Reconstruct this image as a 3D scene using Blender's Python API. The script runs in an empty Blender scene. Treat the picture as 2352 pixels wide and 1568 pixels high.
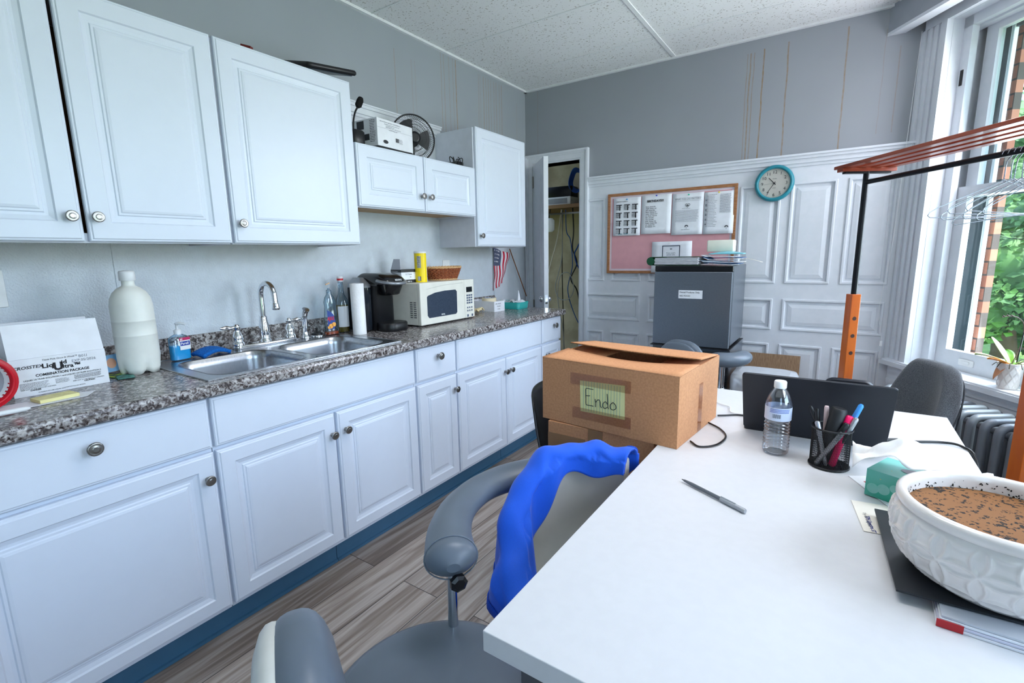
import bpy, math, random
from mathutils import Vector, Matrix
random.seed(7)
C = bpy.context.scene.collection
PI = math.pi
def R(d): return math.radians(d)

# ------------------------------------------------------------------ camera, world, lights, exposure
def setup():
    sc = bpy.context.scene
    yaw, pitch, roll, f = -0.5918, -0.1761, 0.0172, 1113.96
    fw = Vector((math.sin(yaw)*math.cos(pitch), math.cos(yaw)*math.cos(pitch), math.sin(pitch)))
    rt = Vector((math.cos(yaw), -math.sin(yaw), 0)); dn = -rt.cross(fw)
    r2 = rt*math.cos(roll)+dn*math.sin(roll); d2 = -rt*math.sin(roll)+dn*math.cos(roll)
    cam = bpy.data.cameras.new('camera'); co = bpy.data.objects.new('camera', cam); C.objects.link(co)
    m = Matrix((r2, -d2, -fw)).transposed().to_4x4(); m.translation = Vector((2.27, 0, 1.30))
    co.matrix_world = m
    cam.sensor_width = 36; cam.lens = f/2352*36; cam.clip_start = 0.02
    sc.camera = co
    w = bpy.data.worlds.new('sky'); sc.world = w; w.use_nodes = True
    nt = w.node_tree; bg = nt.nodes['Background']
    sky = nt.nodes.new('ShaderNodeTexSky'); sky.sky_type = 'NISHITA'; sky.sun_disc = False
    sky.sun_elevation = R(60); sky.sun_rotation = R(110); sky.air_density = 1.0; sky.dust_density = 2.0
    nt.links.new(sky.outputs[0], bg.inputs[0]); bg.inputs[1].default_value = 0.75
    def light(name, kind, energy, color, loc, direction, **kw):
        l = bpy.data.lights.new(name, kind); l.energy = energy; l.color = color
        for k, v in kw.items(): setattr(l, k, v)
        o = bpy.data.objects.new(name, l); C.objects.link(o); o.location = loc
        o.rotation_euler = Vector(direction).to_track_quat('-Z', 'Y').to_euler(); return o
    light('sun', 'SUN', 11.0, (1.0, .95, .88), (8, 0, 6), (-.88, -.20, -1.60), angle=R(.6))
    # daylight entering through the three windows of the bay
    light('daylight_window_2', 'AREA', 12, (.88, .90, 1.0), (3.50, 1.15, 1.55), (-1, 0, -.12), shape='RECTANGLE', size=1.1, size_y=1.6)
    light('daylight_window_3', 'AREA', 1.5, (.86, .89, 1.0), (2.98, -.98, 1.55), (-.83, .558, -.1), shape='RECTANGLE', size=1.0, size_y=1.6)
    light('daylight_window_1', 'AREA', 31, (.94, .93, 1.0), (3.12, 3.05, 1.55), (-.83, -.558, -.15), shape='RECTANGLE', size=.95, size_y=1.6)
    light('added_fill_lamp', 'AREA', 6.5, (.97, .96, 1.0), (1.82, 1.42, 2.585), (0, 0, -1), shape='RECTANGLE', size=1.1, size_y=.5, spread=R(125))  # fill lamp added overhead to raise the brightness, no known room light
    vs = sc.view_settings; vs.view_transform = 'Standard'; vs.look = 'None'; vs.exposure = 0.66; vs.gamma = 1
    vs.use_curve_mapping = False
setup()

# ------------------------------------------------------------------ materials
def lin(c):
    return tuple(((x/255)/12.92 if x/255 <= .04045 else ((x/255+.055)/1.055)**2.4) for x in c)+(1,)
_M = {}
def mat(name, rgb, rough=.5, metal=0, rgb2=None, scale=20, detail=4, bump=0, bscale=None, stretch=None, tex='noise', lo=.4, hi=.6,
        alpha=1, trans=0, ior=1.45, emis=0, coat=0, sheen=0, bdist=.002, spec=.5, obj=True):
    if name in _M: return _M[name]
    m = bpy.data.materials.new(name); m.use_nodes = True; nt = m.node_tree; N = nt.nodes; L = nt.links
    p = N['Principled BSDF']; p.inputs['Base Color'].default_value = lin(rgb); p.inputs['Roughness'].default_value = rough
    p.inputs['Metallic'].default_value = metal; p.inputs['Alpha'].default_value = alpha
    p.inputs['Transmission Weight'].default_value = trans; p.inputs['IOR'].default_value = ior
    p.inputs['Coat Weight'].default_value = coat; p.inputs['Sheen Weight'].default_value = sheen
    p.inputs['Specular IOR Level'].default_value = spec
    if emis: p.inputs['Emission Color'].default_value = lin(rgb); p.inputs['Emission Strength'].default_value = emis
    tc = N.new('ShaderNodeTexCoord'); mp = N.new('ShaderNodeMapping'); L.new(tc.outputs['Object'], mp.inputs[0])
    if stretch: mp.inputs['Scale'].default_value = stretch
    def T(kind, sc, det):
        if kind == 'voronoi': t = N.new('ShaderNodeTexVoronoi'); t.inputs['Scale'].default_value = sc; o = t.outputs['Distance']
        elif kind == 'wave': t = N.new('ShaderNodeTexWave'); t.inputs['Scale'].default_value = sc; t.inputs['Distortion'].default_value = 3; o = t.outputs['Fac']
        else: t = N.new('ShaderNodeTexNoise'); t.inputs['Scale'].default_value = sc; t.inputs['Detail'].default_value = det; o = t.outputs['Fac']
        L.new(mp.outputs[0], t.inputs['Vector']); return o
    if rgb2 is None: rgb2 = tuple(min(255, x*1.035) for x in rgb); lo, hi = .3, .7
    r = N.new('ShaderNodeValToRGB'); r.color_ramp.elements[0].position = lo; r.color_ramp.elements[1].position = hi
    r.color_ramp.elements[0].color = lin(rgb); r.color_ramp.elements[1].color = lin(rgb2)
    L.new(T(tex, scale, detail), r.inputs[0]); L.new(r.outputs[0], p.inputs['Base Color'])
    if bump:
        b = N.new('ShaderNodeBump'); b.inputs['Strength'].default_value = bump; b.inputs['Distance'].default_value = bdist
        L.new(T('noise', bscale or scale, 3), b.inputs['Height']); L.new(b.outputs[0], p.inputs['Normal'])
    _M[name] = m; return m

def glassmat(name, rgb=(235, 245, 248), rough=0.02, alpha=.16):
    m = bpy.data.materials.new(name); m.use_nodes = True; nt = m.node_tree; N = nt.nodes; L = nt.links
    N.remove(N['Principled BSDF']); out = N['Material Output']
    tr = N.new('ShaderNodeBsdfTransparent'); tr.inputs[0].default_value = lin(rgb)
    gl = N.new('ShaderNodeBsdfGlossy'); gl.inputs['Roughness'].default_value = rough
    mx = N.new('ShaderNodeMixShader'); fr = N.new('ShaderNodeLayerWeight'); fr.inputs[0].default_value = .2
    ma = N.new('ShaderNodeMath'); ma.operation = 'MULTIPLY_ADD'; ma.inputs[1].default_value = .55; ma.inputs[2].default_value = alpha*.3
    L.new(fr.outputs['Fresnel'], ma.inputs[0]); L.new(ma.outputs[0], mx.inputs[0]); L.new(tr.outputs[0], mx.inputs[1]); L.new(gl.outputs[0], mx.inputs[2])
    L.new(mx.outputs[0], out.inputs[0]); return m

cab = mat('cabinet_thermofoil', (220, 228, 241), .34, rgb2=(219, 227, 240), bump=.03, bscale=900, bdist=.0003)
cabedge = mat('cabinet_melamine_side', (214, 218, 230), .45)
under = mat('raw_birch_underside', (196, 160, 118), .6, rgb2=(176, 138, 96), scale=8, stretch=(30, 2, 1))
nickel = mat('brushed_nickel', (150, 148, 145), .28, 1)
chrome = mat('chrome', (225, 228, 232), .07, 1)
steel = mat('brushed_stainless', (188, 190, 194), .27, 1, rgb2=(168, 172, 178), scale=60, stretch=(1, 14, 1))
blackp = mat('black_plastic', (22, 23, 26), .35)
blackg = mat('gloss_black_plastic', (14, 15, 18), .12, coat=.4)
whitep = mat('white_plastic', (228, 230, 232), .4)
paper = mat('white_paper', (232, 234, 240), .7)
ink = mat('black_ink', (28, 28, 34), .6)
grayink = mat('grey_ink', (120, 122, 132), .6)
kraft = mat('brown_kraft_cardboard', (206, 148, 104), .75, rgb2=(194, 136, 94), scale=160, detail=6, bump=.05, bscale=260, bdist=.0006)
kraftd = mat('kraft_inner_flute', (142, 104, 70), .85, rgb2=(100, 70, 46), scale=300, stretch=(1, 1, .02))
greyv = mat('grey_blue_upholstery_vinyl', (96, 106, 118), .36, bump=.12, bscale=900, bdist=.0005)
walllow = mat('white_painted_panelling', (224, 228, 235), .42, rgb2=(220, 225, 232), bump=.05, bscale=40, bdist=.001)
wallgrey = None
teal = mat('clock_teal', (40, 132, 148), .3)

def wall_paint(name, base, stains, axis):
    """grey wall paint with long brown drip marks (each drip is a thin vertical run of its own)"""
    m = bpy.data.materials.new(name); m.use_nodes = True; nt = m.node_tree; N = nt.nodes; L = nt.links
    p = N['Principled BSDF']; p.inputs['Roughness'].default_value = .55
    tc = N.new('ShaderNodeTexCoord'); sp = N.new('ShaderNodeSeparateXYZ'); L.new(tc.outputs['Object'], sp.inputs[0])
    nz = N.new('ShaderNodeTexNoise'); nz.inputs['Scale'].default_value = 3; L.new(tc.outputs['Object'], nz.inputs[0])
    mx = N.new('ShaderNodeMix'); mx.data_type = 'RGBA'; mx.inputs[6].default_value = lin(base); mx.inputs[7].default_value = lin(tuple(x*.95 for x in base))
    L.new(nz.outputs['Fac'], mx.inputs[0]); cur = mx.outputs[2]
    def math_(op, a, b=None, c=None):
        n = N.new('ShaderNodeMath'); n.operation = op
        for i, v in enumerate((a, b, c)):
            if v is None: continue
            if isinstance(v, (int, float)): n.inputs[i].default_value = v
            else: L.new(v, n.inputs[i])
        return n.outputs[0]
    wob = N.new('ShaderNodeTexNoise'); wob.inputs['Scale'].default_value = 6; L.new(tc.outputs['Object'], wob.inputs[0])
    wv = math_('MULTIPLY_ADD', wob.outputs['Fac'], .014, -.007)
    co = math_('ADD', sp.outputs[axis], wv)
    brk = N.new('ShaderNodeTexNoise'); brk.inputs['Scale'].default_value = 45; L.new(tc.outputs['Object'], brk.inputs[0])
    for (pos, z0, z1, w, st) in stains:
        d = math_('ABSOLUTE', math_('SUBTRACT', co, pos)); a = math_('LESS_THAN', d, w)
        b = math_('MULTIPLY', math_('GREATER_THAN', sp.outputs[2], z0), math_('LESS_THAN', sp.outputs[2], z1))
        fac = math_('MULTIPLY', math_('MULTIPLY', a, b), math_('MULTIPLY', math_('MULTIPLY_ADD', brk.outputs['Fac'], .9, .25), st))
        m2 = N.new('ShaderNodeMix'); m2.data_type = 'RGBA'; m2.inputs[7].default_value = lin((150, 118, 62))
        L.new(fac, m2.inputs[0]); L.new(cur, m2.inputs[6]); cur = m2.outputs[2]
    L.new(cur, p.inputs['Base Color']); return m

def floor_mat():
    m = bpy.data.materials.new('grey_brown_vinyl_planks'); m.use_nodes = True; nt = m.node_tree; N = nt.nodes; L = nt.links
    p = N['Principled BSDF']; p.inputs['Roughness'].default_value = .42
    tc = N.new('ShaderNodeTexCoord'); rot = N.new('ShaderNodeMapping'); rot.inputs['Rotation'].default_value = (0, 0, R(90)); L.new(tc.outputs['Object'], rot.inputs[0])
    br = N.new('ShaderNodeTexBrick'); br.inputs['Scale'].default_value = 1; br.inputs['Brick Width'].default_value = 1.22; br.inputs['Row Height'].default_value = .18
    br.inputs['Mortar Size'].default_value = .0015; br.inputs['Color1'].default_value = (0, 0, 0, 1); br.inputs['Color2'].default_value = (1, 1, 1, 1); br.inputs['Mortar'].default_value = (.5, .5, .5, 1)
    br.offset = .37; L.new(rot.outputs[0], br.inputs[0])
    st = N.new('ShaderNodeMapping'); st.inputs['Scale'].default_value = (16, .8, 1); L.new(tc.outputs['Object'], st.inputs[0])
    ad = N.new('ShaderNodeVectorMath'); ad.operation = 'MULTIPLY_ADD'; ad.inputs[1].default_value = (7, 7, 7); L.new(br.outputs['Color'], ad.inputs[0]); L.new(st.outputs[0], ad.inputs[2])
    n1 = N.new('ShaderNodeTexNoise'); n1.inputs['Scale'].default_value = 1.6; n1.inputs['Detail'].default_value = 8; n1.inputs['Distortion'].default_value = 1.4; L.new(ad.outputs[0], n1.inputs[0])
    r = N.new('ShaderNodeValToRGB'); e = r.color_ramp.elements
    e[0].position = .28; e[0].color = lin((112, 98, 88)); e[1].position = .74; e[1].color = lin((196, 188, 182))
    k = e.new(.45); k.color = lin((148, 134, 124)); k = e.new(.56); k.color = lin((172, 160, 152))
    L.new(n1.outputs['Fac'], r.inputs[0])
    mx = N.new('ShaderNodeMix'); mx.data_type = 'RGBA'; mx.blend_type = 'MULTIPLY'; mx.inputs[0].default_value = 1
    r2 = N.new('ShaderNodeValToRGB'); r2.color_ramp.elements[0].color = (.72, .72, .73, 1); r2.color_ramp.elements[1].color = (1.1, 1.08, 1.05, 1)
    L.new(br.outputs['Color'], r2.inputs[0]); L.new(r.outputs[0], mx.inputs[6]); L.new(r2.outputs[0], mx.inputs[7])
    m3 = N.new('ShaderNodeMix'); m3.data_type = 'RGBA'; m3.inputs[7].default_value = lin((50, 44, 40)); L.new(br.outputs['Fac'], m3.inputs[0]); L.new(mx.outputs[2], m3.inputs[6])
    L.new(m3.outputs[2], p.inputs['Base Color'])
    b = N.new('ShaderNodeBump'); b.inputs['Strength'].default_value = .15; b.inputs['Distance'].default_value = .001; L.new(n1.outputs['Fac'], b.inputs['Height']); L.new(b.outputs[0], p.inputs['Normal'])
    return m

def granite_mat():
    m = bpy.data.materials.new('grey_granite_laminate'); m.use_nodes = True; nt = m.node_tree; N = nt.nodes; L = nt.links
    p = N['Principled BSDF']; p.inputs['Roughness'].default_value = .2
    tc = N.new('ShaderNodeTexCoord')
    n1 = N.new('ShaderNodeTexNoise'); n1.inputs['Scale'].default_value = 75; n1.inputs['Detail'].default_value = 9; n1.inputs['Distortion'].default_value = .8; L.new(tc.outputs['Object'], n1.inputs[0])
    r = N.new('ShaderNodeValToRGB'); e = r.color_ramp.elements
    e[0].position = .36; e[0].color = lin((66, 60, 60)); e[1].position = .66; e[1].color = lin((196, 192, 190))
    k = e.new(.46); k.color = lin((112, 104, 102)); k = e.new(.54); k.color = lin((160, 156, 156))
    L.new(n1.outputs['Fac'], r.inputs[0])
    v = N.new('ShaderNodeTexNoise'); v.inputs['Scale'].default_value = 150; v.inputs['Detail'].default_value = 3; L.new(tc.outputs['Object'], v.inputs[0])
    r2 = N.new('ShaderNodeValToRGB'); r2.color_ramp.elements[0].position = .36; r2.color_ramp.elements[1].position = .44
    r2.color_ramp.elements[0].color = lin((120, 105, 104)); r2.color_ramp.elements[1].color = (1, 1, 1, 1); L.new(v.outputs['Fac'], r2.inputs[0])
    mx = N.new('ShaderNodeMix'); mx.data_type = 'RGBA'; mx.blend_type = 'MULTIPLY'; mx.inputs[0].default_value = 1
    L.new(r.outputs[0], mx.inputs[6]); L.new(r2.outputs[0], mx.inputs[7]); L.new(mx.outputs[2], p.inputs['Base Color']); return m

def tile_mat():
    m = bpy.data.materials.new('speckled_ceiling_tile'); m.use_nodes = True; nt = m.node_tree; N = nt.nodes; L = nt.links
    p = N['Principled BSDF']; p.inputs['Roughness'].default_value = .9
    tc = N.new('ShaderNodeTexCoord'); n = N.new('ShaderNodeTexNoise'); n.inputs['Scale'].default_value = 95; n.inputs['Detail'].default_value = 2; L.new(tc.outputs['Object'], n.inputs[0])
    r = N.new('ShaderNodeValToRGB'); r.color_ramp.elements[0].position = .33; r.color_ramp.elements[1].position = .37
    r.color_ramp.elements[0].color = lin((172, 167, 162)); r.color_ramp.elements[1].color = lin((236, 237, 238)); L.new(n.outputs['Fac'], r.inputs[0]); L.new(r.outputs[0], p.inputs['Base Color'])
    b = N.new('ShaderNodeBump'); b.inputs['Strength'].default_value = .3; b.inputs['Distance'].default_value = .002; L.new(n.outputs['Fac'], b.inputs['Height']); L.new(b.outputs[0], p.inputs['Normal']); return m

def brick_mat():
    m = bpy.data.materials.new('red_brick'); m.use_nodes = True; nt = m.node_tree; N = nt.nodes; L = nt.links
    p = N['Principled BSDF']; p.inputs['Roughness'].default_value = .85
    tc = N.new('ShaderNodeTexCoord'); mp = N.new('ShaderNodeMapping'); mp.inputs['Rotation'].default_value = (R(90), 0, 0); L.new(tc.outputs['Object'], mp.inputs[0])
    br = N.new('ShaderNodeTexBrick'); br.inputs['Scale'].default_value = 1; br.inputs['Brick Width'].default_value = .2; br.inputs['Row Height'].default_value = .068; br.inputs['Mortar Size'].default_value = .005
    br.inputs['Color1'].default_value = lin((196, 132, 108)); br.inputs['Color2'].default_value = lin((176, 110, 90)); br.inputs['Mortar'].default_value = lin((96, 84, 80))
    L.new(mp.outputs[0], br.inputs[0]); L.new(br.outputs['Color'], p.inputs['Base Color']); return m

# ------------------------------------------------------------------ geometry helpers
class G:
    def __init__(s): s.v = []; s.f = []; s.m = []; s.s = []
    def add(s, vs, fs, mi=0, sm=False, T=None):
        b = len(s.v)
        s.v += [tuple(T @ Vector(v)) if T is not None else tuple(v) for v in vs]
        for f in fs: s.f.append(tuple(b+i for i in f)); s.m.append(mi); s.s.append(sm)
        return s
    def box(s, x0, x1, y0, y1, z0, z1, mi=0, T=None, c=0):
        if c:
            return s.rbox(x0, x1, y0, y1, z0, z1, c, mi, T)
        v = [(x, y, z) for z in (z0, z1) for (x, y) in ((x0, y0), (x1, y0), (x1, y1), (x0, y1))]
        return s.add(v, [(3, 2, 1, 0), (4, 5, 6, 7), (0, 1, 5, 4), (1, 2, 6, 5), (2, 3, 7, 6), (3, 0, 4, 7)], mi, False, T)
    def rbox(s, x0, x1, y0, y1, z0, z1, c, mi=0, T=None, n=4, vc=None):
        """box with rounded vertical edges (radius c) and chamfered top/bottom (vc)"""
        vc = min(c*.4, (z1-z0)*.3) if vc is None else vc
        def ring(z, ins):
            o = []; r = max(c-ins, .0002)
            for (cx, cy, a0) in ((x1-c, y1-c, 0), (x0+c, y1-c, 90), (x0+c, y0+c, 180), (x1-c, y0+c, 270)):
                for k in range(n+1):
                    a = R(a0+90*k/n); o.append((cx+r*math.cos(a), cy+r*math.sin(a), z))
            return o
        rs = [ring(z0, vc), ring(z0+vc, 0), ring(z1-vc, 0), ring(z1, vc)]
        return s.loft(rs, True, True, mi, False if n < 3 else True, T)
    def loft(s, rings, capa=True, capb=True, mi=0, sm=True, T=None, closed=True):
        n = len(rings[0]); vs = [p for r in rings for p in r]; fs = []
        for i in range(len(rings)-1):
            for j in range(n if closed else n-1):
                k = (j+1) % n; fs.append((i*n+j, i*n+k, (i+1)*n+k, (i+1)*n+j))
        s.add(vs, fs, mi, sm, T)
        if capa: s.add(rings[0], [tuple(range(n))[::-1]], mi, False, T)
        if capb: s.add(rings[-1], [tuple(range(n))], mi, False, T)
        return s
    def lathe(s, prof, n=24, c=(0, 0, 0), mi=0, T=None, sm=True, sx=1, sy=1, capa=True, capb=True):
        rs = [[(c[0]+r*sx*math.cos(2*PI*k/n), c[1]+r*sy*math.sin(2*PI*k/n), c[2]+z) for k in range(n)] for r, z in prof]
        return s.loft(rs, capa, capb, mi, sm, T)
    def tube(s, pts, r, n=8, mi=0, T=None, caps=True, closed=False, flat=1.0, up=None):
        P = [Vector(p) for p in pts]; m = len(P); rs = []; last = None
        for i, p in enumerate(P):
            if closed: t = (P[(i+1) % m]-P[i-1])
            else: t = P[min(i+1, m-1)]-P[max(i-1, 0)]
            if t.length < 1e-9: t = Vector((0, 0, 1))
            t.normalize()
            if last is None:
                u = Vector(up) if up else (Vector((0, 0, 1)) if abs(t.z) < .9 else Vector((1, 0, 0)))
            else: u = last
            a = (u - t*u.dot(t)).normalized(); last = a; b = t.cross(a)
            rr = r[i] if isinstance(r, (list, tuple)) else r
            rs.append([tuple(p+(a*math.sin(2*PI*k/n)*flat+b*math.cos(2*PI*k/n))*rr) for k in range(n)])
        if closed: rs.append(rs[0])
        return s.loft(rs, caps and not closed, caps and not closed, mi, True, T)
    def cyl(s, a, b, r, r2=None, n=16, mi=0, T=None):
        return s.tube([a, b], [r, r if r2 is None else r2], n, mi, T)
    def grid(s, fn, nu, nv, mi=0, sm=True, T=None, cu=False):
        vs = [fn(i/nu, j/nv) for j in range(nv+1) for i in range(nu+1)]
        fs = [(j*(nu+1)+i, j*(nu+1)+i+1, (j+1)*(nu+1)+i+1, (j+1)*(nu+1)+i) for j in range(nv) for i in range(nu)]
        return s.add(vs, fs, mi, sm, T)
    def build(s, name, mats, parent=None, bevel=0, solid=0, sub=0, seg=2, loc=None):
        me = bpy.data.meshes.new(name); me.from_pydata(s.v, [], s.f); me.update()
        if not isinstance(mats, (list, tuple)): mats = [mats]
        for m in mats: me.materials.append(m)
        me.polygons.foreach_set('material_index', s.m); me.polygons.foreach_set('use_smooth', s.s)
        o = bpy.data.objects.new(name, me); C.objects.link(o)
        if parent: o.parent = parent
        if loc: o.location = loc
        if solid: d = o.modifiers.new('solid', 'SOLIDIFY'); d.thickness = solid; d.offset = 0
        if sub: d = o.modifiers.new('sub', 'SUBSURF'); d.levels = d.render_levels = sub
        if bevel: d = o.modifiers.new('bevel', 'BEVEL'); d.width = bevel; d.segments = seg; d.limit_method = 'ANGLE'; d.angle_limit = R(40)
        return o

def tag(o, label, cat, group=None):
    o['label'] = label; o['category'] = cat
    if group: o['group'] = group
    return o
def thing(name, label, cat, loc=(0, 0, 0), rz=0, group=None):
    o = bpy.data.objects.new(name, None); C.objects.link(o); o.location = loc; o.rotation_euler = (0, 0, rz); o.empty_display_size = .05
    return tag(o, label, cat, group)
def struct(o): o['kind'] = 'structure'; return o
def copy_tree(o, parent=None):
    c = o.copy(); C.objects.link(c); c.parent = parent
    for ch in list(o.children): copy_tree(ch, c)
    return c
def frame(o, x, y, z=None):
    x = Vector(x).normalized(); y = Vector(y).normalized(); z = x.cross(y).normalized() if z is None else Vector(z)
    m = Matrix((x, y, z)).transposed().to_4x4(); m.translation = Vector(o); return m
def arc(c, r, a0, a1, n, ax=(1, 0, 0), ay=(0, 0, 1)):
    c = Vector(c); ax = Vector(ax); ay = Vector(ay)
    return [tuple(c+ax*r*math.cos(R(a0+(a1-a0)*k/n))+ay*r*math.sin(R(a0+(a1-a0)*k/n))) for k in range(n+1)]
def smooth_path(pts, k=6):
    P = [Vector(p) for p in pts]; P = [P[0]*2-P[1]]+P+[P[-1]*2-P[-2]]; o = []
    for i in range(1, len(P)-2):
        for j in range(k):
            t = j/k; a, b, c, d = P[i-1:i+3]
            o.append(tuple(.5*((2*b)+(c-a)*t+(2*a-5*b+4*c-d)*t*t+(3*b-a-3*c+d)*t**3)))
    o.append(tuple(P[-2])); return o

_dg = None
def text(body, size, m, parent, T, name='lettering', align='LEFT', bold=0, sx=1.0, shear=0, spacing=1.0, line=1.0, ext=.0002):
    cu = bpy.data.curves.new(name, 'FONT'); cu.body = body; cu.size = size; cu.align_x = align; cu.offset = bold*size; cu.extrude = ext
    cu.shear = shear; cu.space_character = spacing; cu.space_line = line; cu.resolution_u = 2
    t = bpy.data.objects.new('tmp', cu); C.objects.link(t); bpy.context.view_layer.update()
    me = bpy.data.meshes.new_from_object(t.evaluated_get(bpy.context.evaluated_depsgraph_get()))
    bpy.data.objects.remove(t); bpy.data.curves.remove(cu)
    me.materials.clear(); me.materials.append(m); me.name = name
    me.transform(T @ Matrix.Diagonal((sx, 1, 1, 1)))
    o = bpy.data.objects.new(name, me); C.objects.link(o)
    if parent: o.parent = parent
    return o
def glyphs(g, body, size, T, mi=0, bold=0, align='LEFT', sx=1.0, shear=0, spacing=1.0, line=1.0):
    """lettering added to an existing mesh (many lines of writing in one part)"""
    cu = bpy.data.curves.new('t', 'FONT'); cu.body = body; cu.size = size; cu.align_x = align; cu.offset = bold*size; cu.extrude = .0001
    cu.shear = shear; cu.space_character = spacing; cu.space_line = line; cu.resolution_u = 2
    t = bpy.data.objects.new('tmp', cu); C.objects.link(t); bpy.context.view_layer.update()
    me = bpy.data.meshes.new_from_object(t.evaluated_get(bpy.context.evaluated_depsgraph_get()))
    bpy.data.objects.remove(t); bpy.data.curves.remove(cu); M = T @ Matrix.Diagonal((sx, 1, 1, 1))
    g.add([tuple(v.co) for v in me.vertices], [tuple(p.vertices) for p in me.polygons], mi, False, M); bpy.data.meshes.remove(me)
    return g
def rules(g, x0, x1, y0, y1, n, h, T, mi=0, jitter=.3, words=True):
    """rows of tiny word-like dashes, for print too small to read"""
    rr = random.Random(int((x0+y0)*1e5) & 0xffff)
    for i in range(n):
        y = y1-(y1-y0)*i/max(n-1, 1); x = x0; e = x1-(x1-x0)*rr.random()*jitter
        while x < e:
            w = min(rr.uniform(.6, 2.4)*h*1.5, e-x)
            g.add([(x, y, 0), (x+w, y, 0), (x+w, y+h, 0), (x, y+h, 0)], [(0, 1, 2, 3)], mi, False, T); x += w+h*.7

# ------------------------------------------------------------------ room shell
WB = 3.63; H = 2.615
D = Vector((.558, -.83, 0)).normalized(); N = Vector((-D.y*-1, -D.x*1, 0)); N = Vector((-.83, -.558, 0)).normalized()
P0 = Vector((2.56, 3.63, 0))
TA = frame(P0, D, (0, 0, 1), -N)      # wall A local: x=s along the wall, y=z up, z = outwards
TA = Matrix(((D.x, 0, -N.x, P0.x), (D.y, 0, -N.y, P0.y), (0, 1, 0, 0), (0, 0, 0, 1)))
LA = 1.45
E1 = P0+D*LA; XR = E1.x; Y2 = -.2
E2 = Vector((XR, Y2, 0)); D3 = Vector((-.558, -.83, 0)).normalized(); E3 = E2+D3*LA; YF = E3.y
left_st = [(2.194, 2.12, 2.5, .003, .5), (2.33, 2.12, 2.48, .004, .25), (2.36, 2.12, 2.48, .003, .25), (2.60, 2.12, 2.6, .003, .5), (2.63, 2.12, 2.6, .003, .5), (2.68, 2.12, 2.6, .004, .35), (2.72, 2.0, 2.6, .003, .4), (2.75, 2.12, 2.6, .005, .7),
           (3.0, 2.0, 2.58, .003, .5), (3.02, 2.1, 2.58, .003, .4), (3.06, 2.12, 2.58, .004, .6), (3.09, 2.2, 2.58, .003, .5), (3.12, 2.0, 2.58, .003, .6), (3.15, 2.12, 2.58, .003, .5), (3.19, 2.0, 2.58, .003, .6), (3.22, 2.12, 2.58, .004, .5), (3.26, 2.12, 2.58, .003, .5), (3.29, 2.12, 2.58, .004, .6), (3.5, 2.12, 2.5, .003, .3)]
back_st = [(1.672, 1.85, 2.53, .003, .5), (1.69, 1.85, 2.53, .004, .7), (1.71, 1.85, 2.53, .003, .6), (1.765, 1.85, 2.54, .004, .9), (1.90, 1.85, 2.55, .004, .75), (2.20, 1.87, 2.56, .004, .7), (2.38, 1.95, 2.5, .002, .3), (2.45, 1.95, 2.4, .003, .4), (.12, 2.1, 2.6, .003, .3)]
gl = wall_paint('grey_wall_paint_left', (158, 165, 172), left_st, 1)
gb = wall_paint('grey_wall_paint_back', (160, 165, 172), back_st, 0)
frp = mat('pebbled_white_wallboard', (206, 214, 222), .3, bump=1.0, bscale=150, bdist=.003)

g = G(); g.box(-.12, XR+.12, YF-.1, WB+.13, -.05, 0); g.box(-.3, .78, WB+.13, 4.38, -.05, 0); struct(g.build('floor', floor_mat()))
# left wall: grey paint above the rail, white below
g = G(); g.box(-.12, 0, YF-.12, WB, 2.10, H, 0); g.box(-.12, 0, YF-.12, WB, 0, 2.10, 1)
wl = struct(g.build('wall_left', [gl, walllow]))
g = G(); g.box(.0005, .006, -.55, 3.125, .99, 1.80, 0); o = g.build('wall_board', frp, wl)
g = G(); g.box(.006, .0085, .70, .735, 1.0, 1.5, 0); g.box(.0005, .012, 3.12, 3.135, .99, 1.36, 0); g.build('joint_strip', frp, wl)
g = G()
for (a, b, d) in ((2.062, 2.077, .008), (2.077, 2.107, .018), (2.107, 2.122, .028), (2.122, 2.13, .034)): g.box(0, d, YF, 2.55, a, b)
struct(g.build('trim_1', walllow))
# back wall, with the closet opening (x .085-.505, z<2.03)
ox0, ox1, oz = .085, .505, 2.03
g = G()
for (a, b, c, d) in ((-.12, ox0, 0, H), (ox1, 2.66, 0, H), (ox0, ox1, oz, H)):
    for z0, z1, mi in ((c, min(d, 1.88), 1), (max(c, 1.88), d, 0)):
        if z1 > z0: g.box(a, b, WB+.012, WB+.13, z0, z1, mi)
wb = struct(g.build('wall_back', [gb, walllow]))
g = G(); g.box(0, ox0, WB, WB+.012, 1.88, H); g.box(ox0, ox1, WB, WB+.012, oz, H); g.box(ox1, 2.60, WB, WB+.012, 1.88, H)
g.build('painted_plaster', gb, wb)
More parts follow.
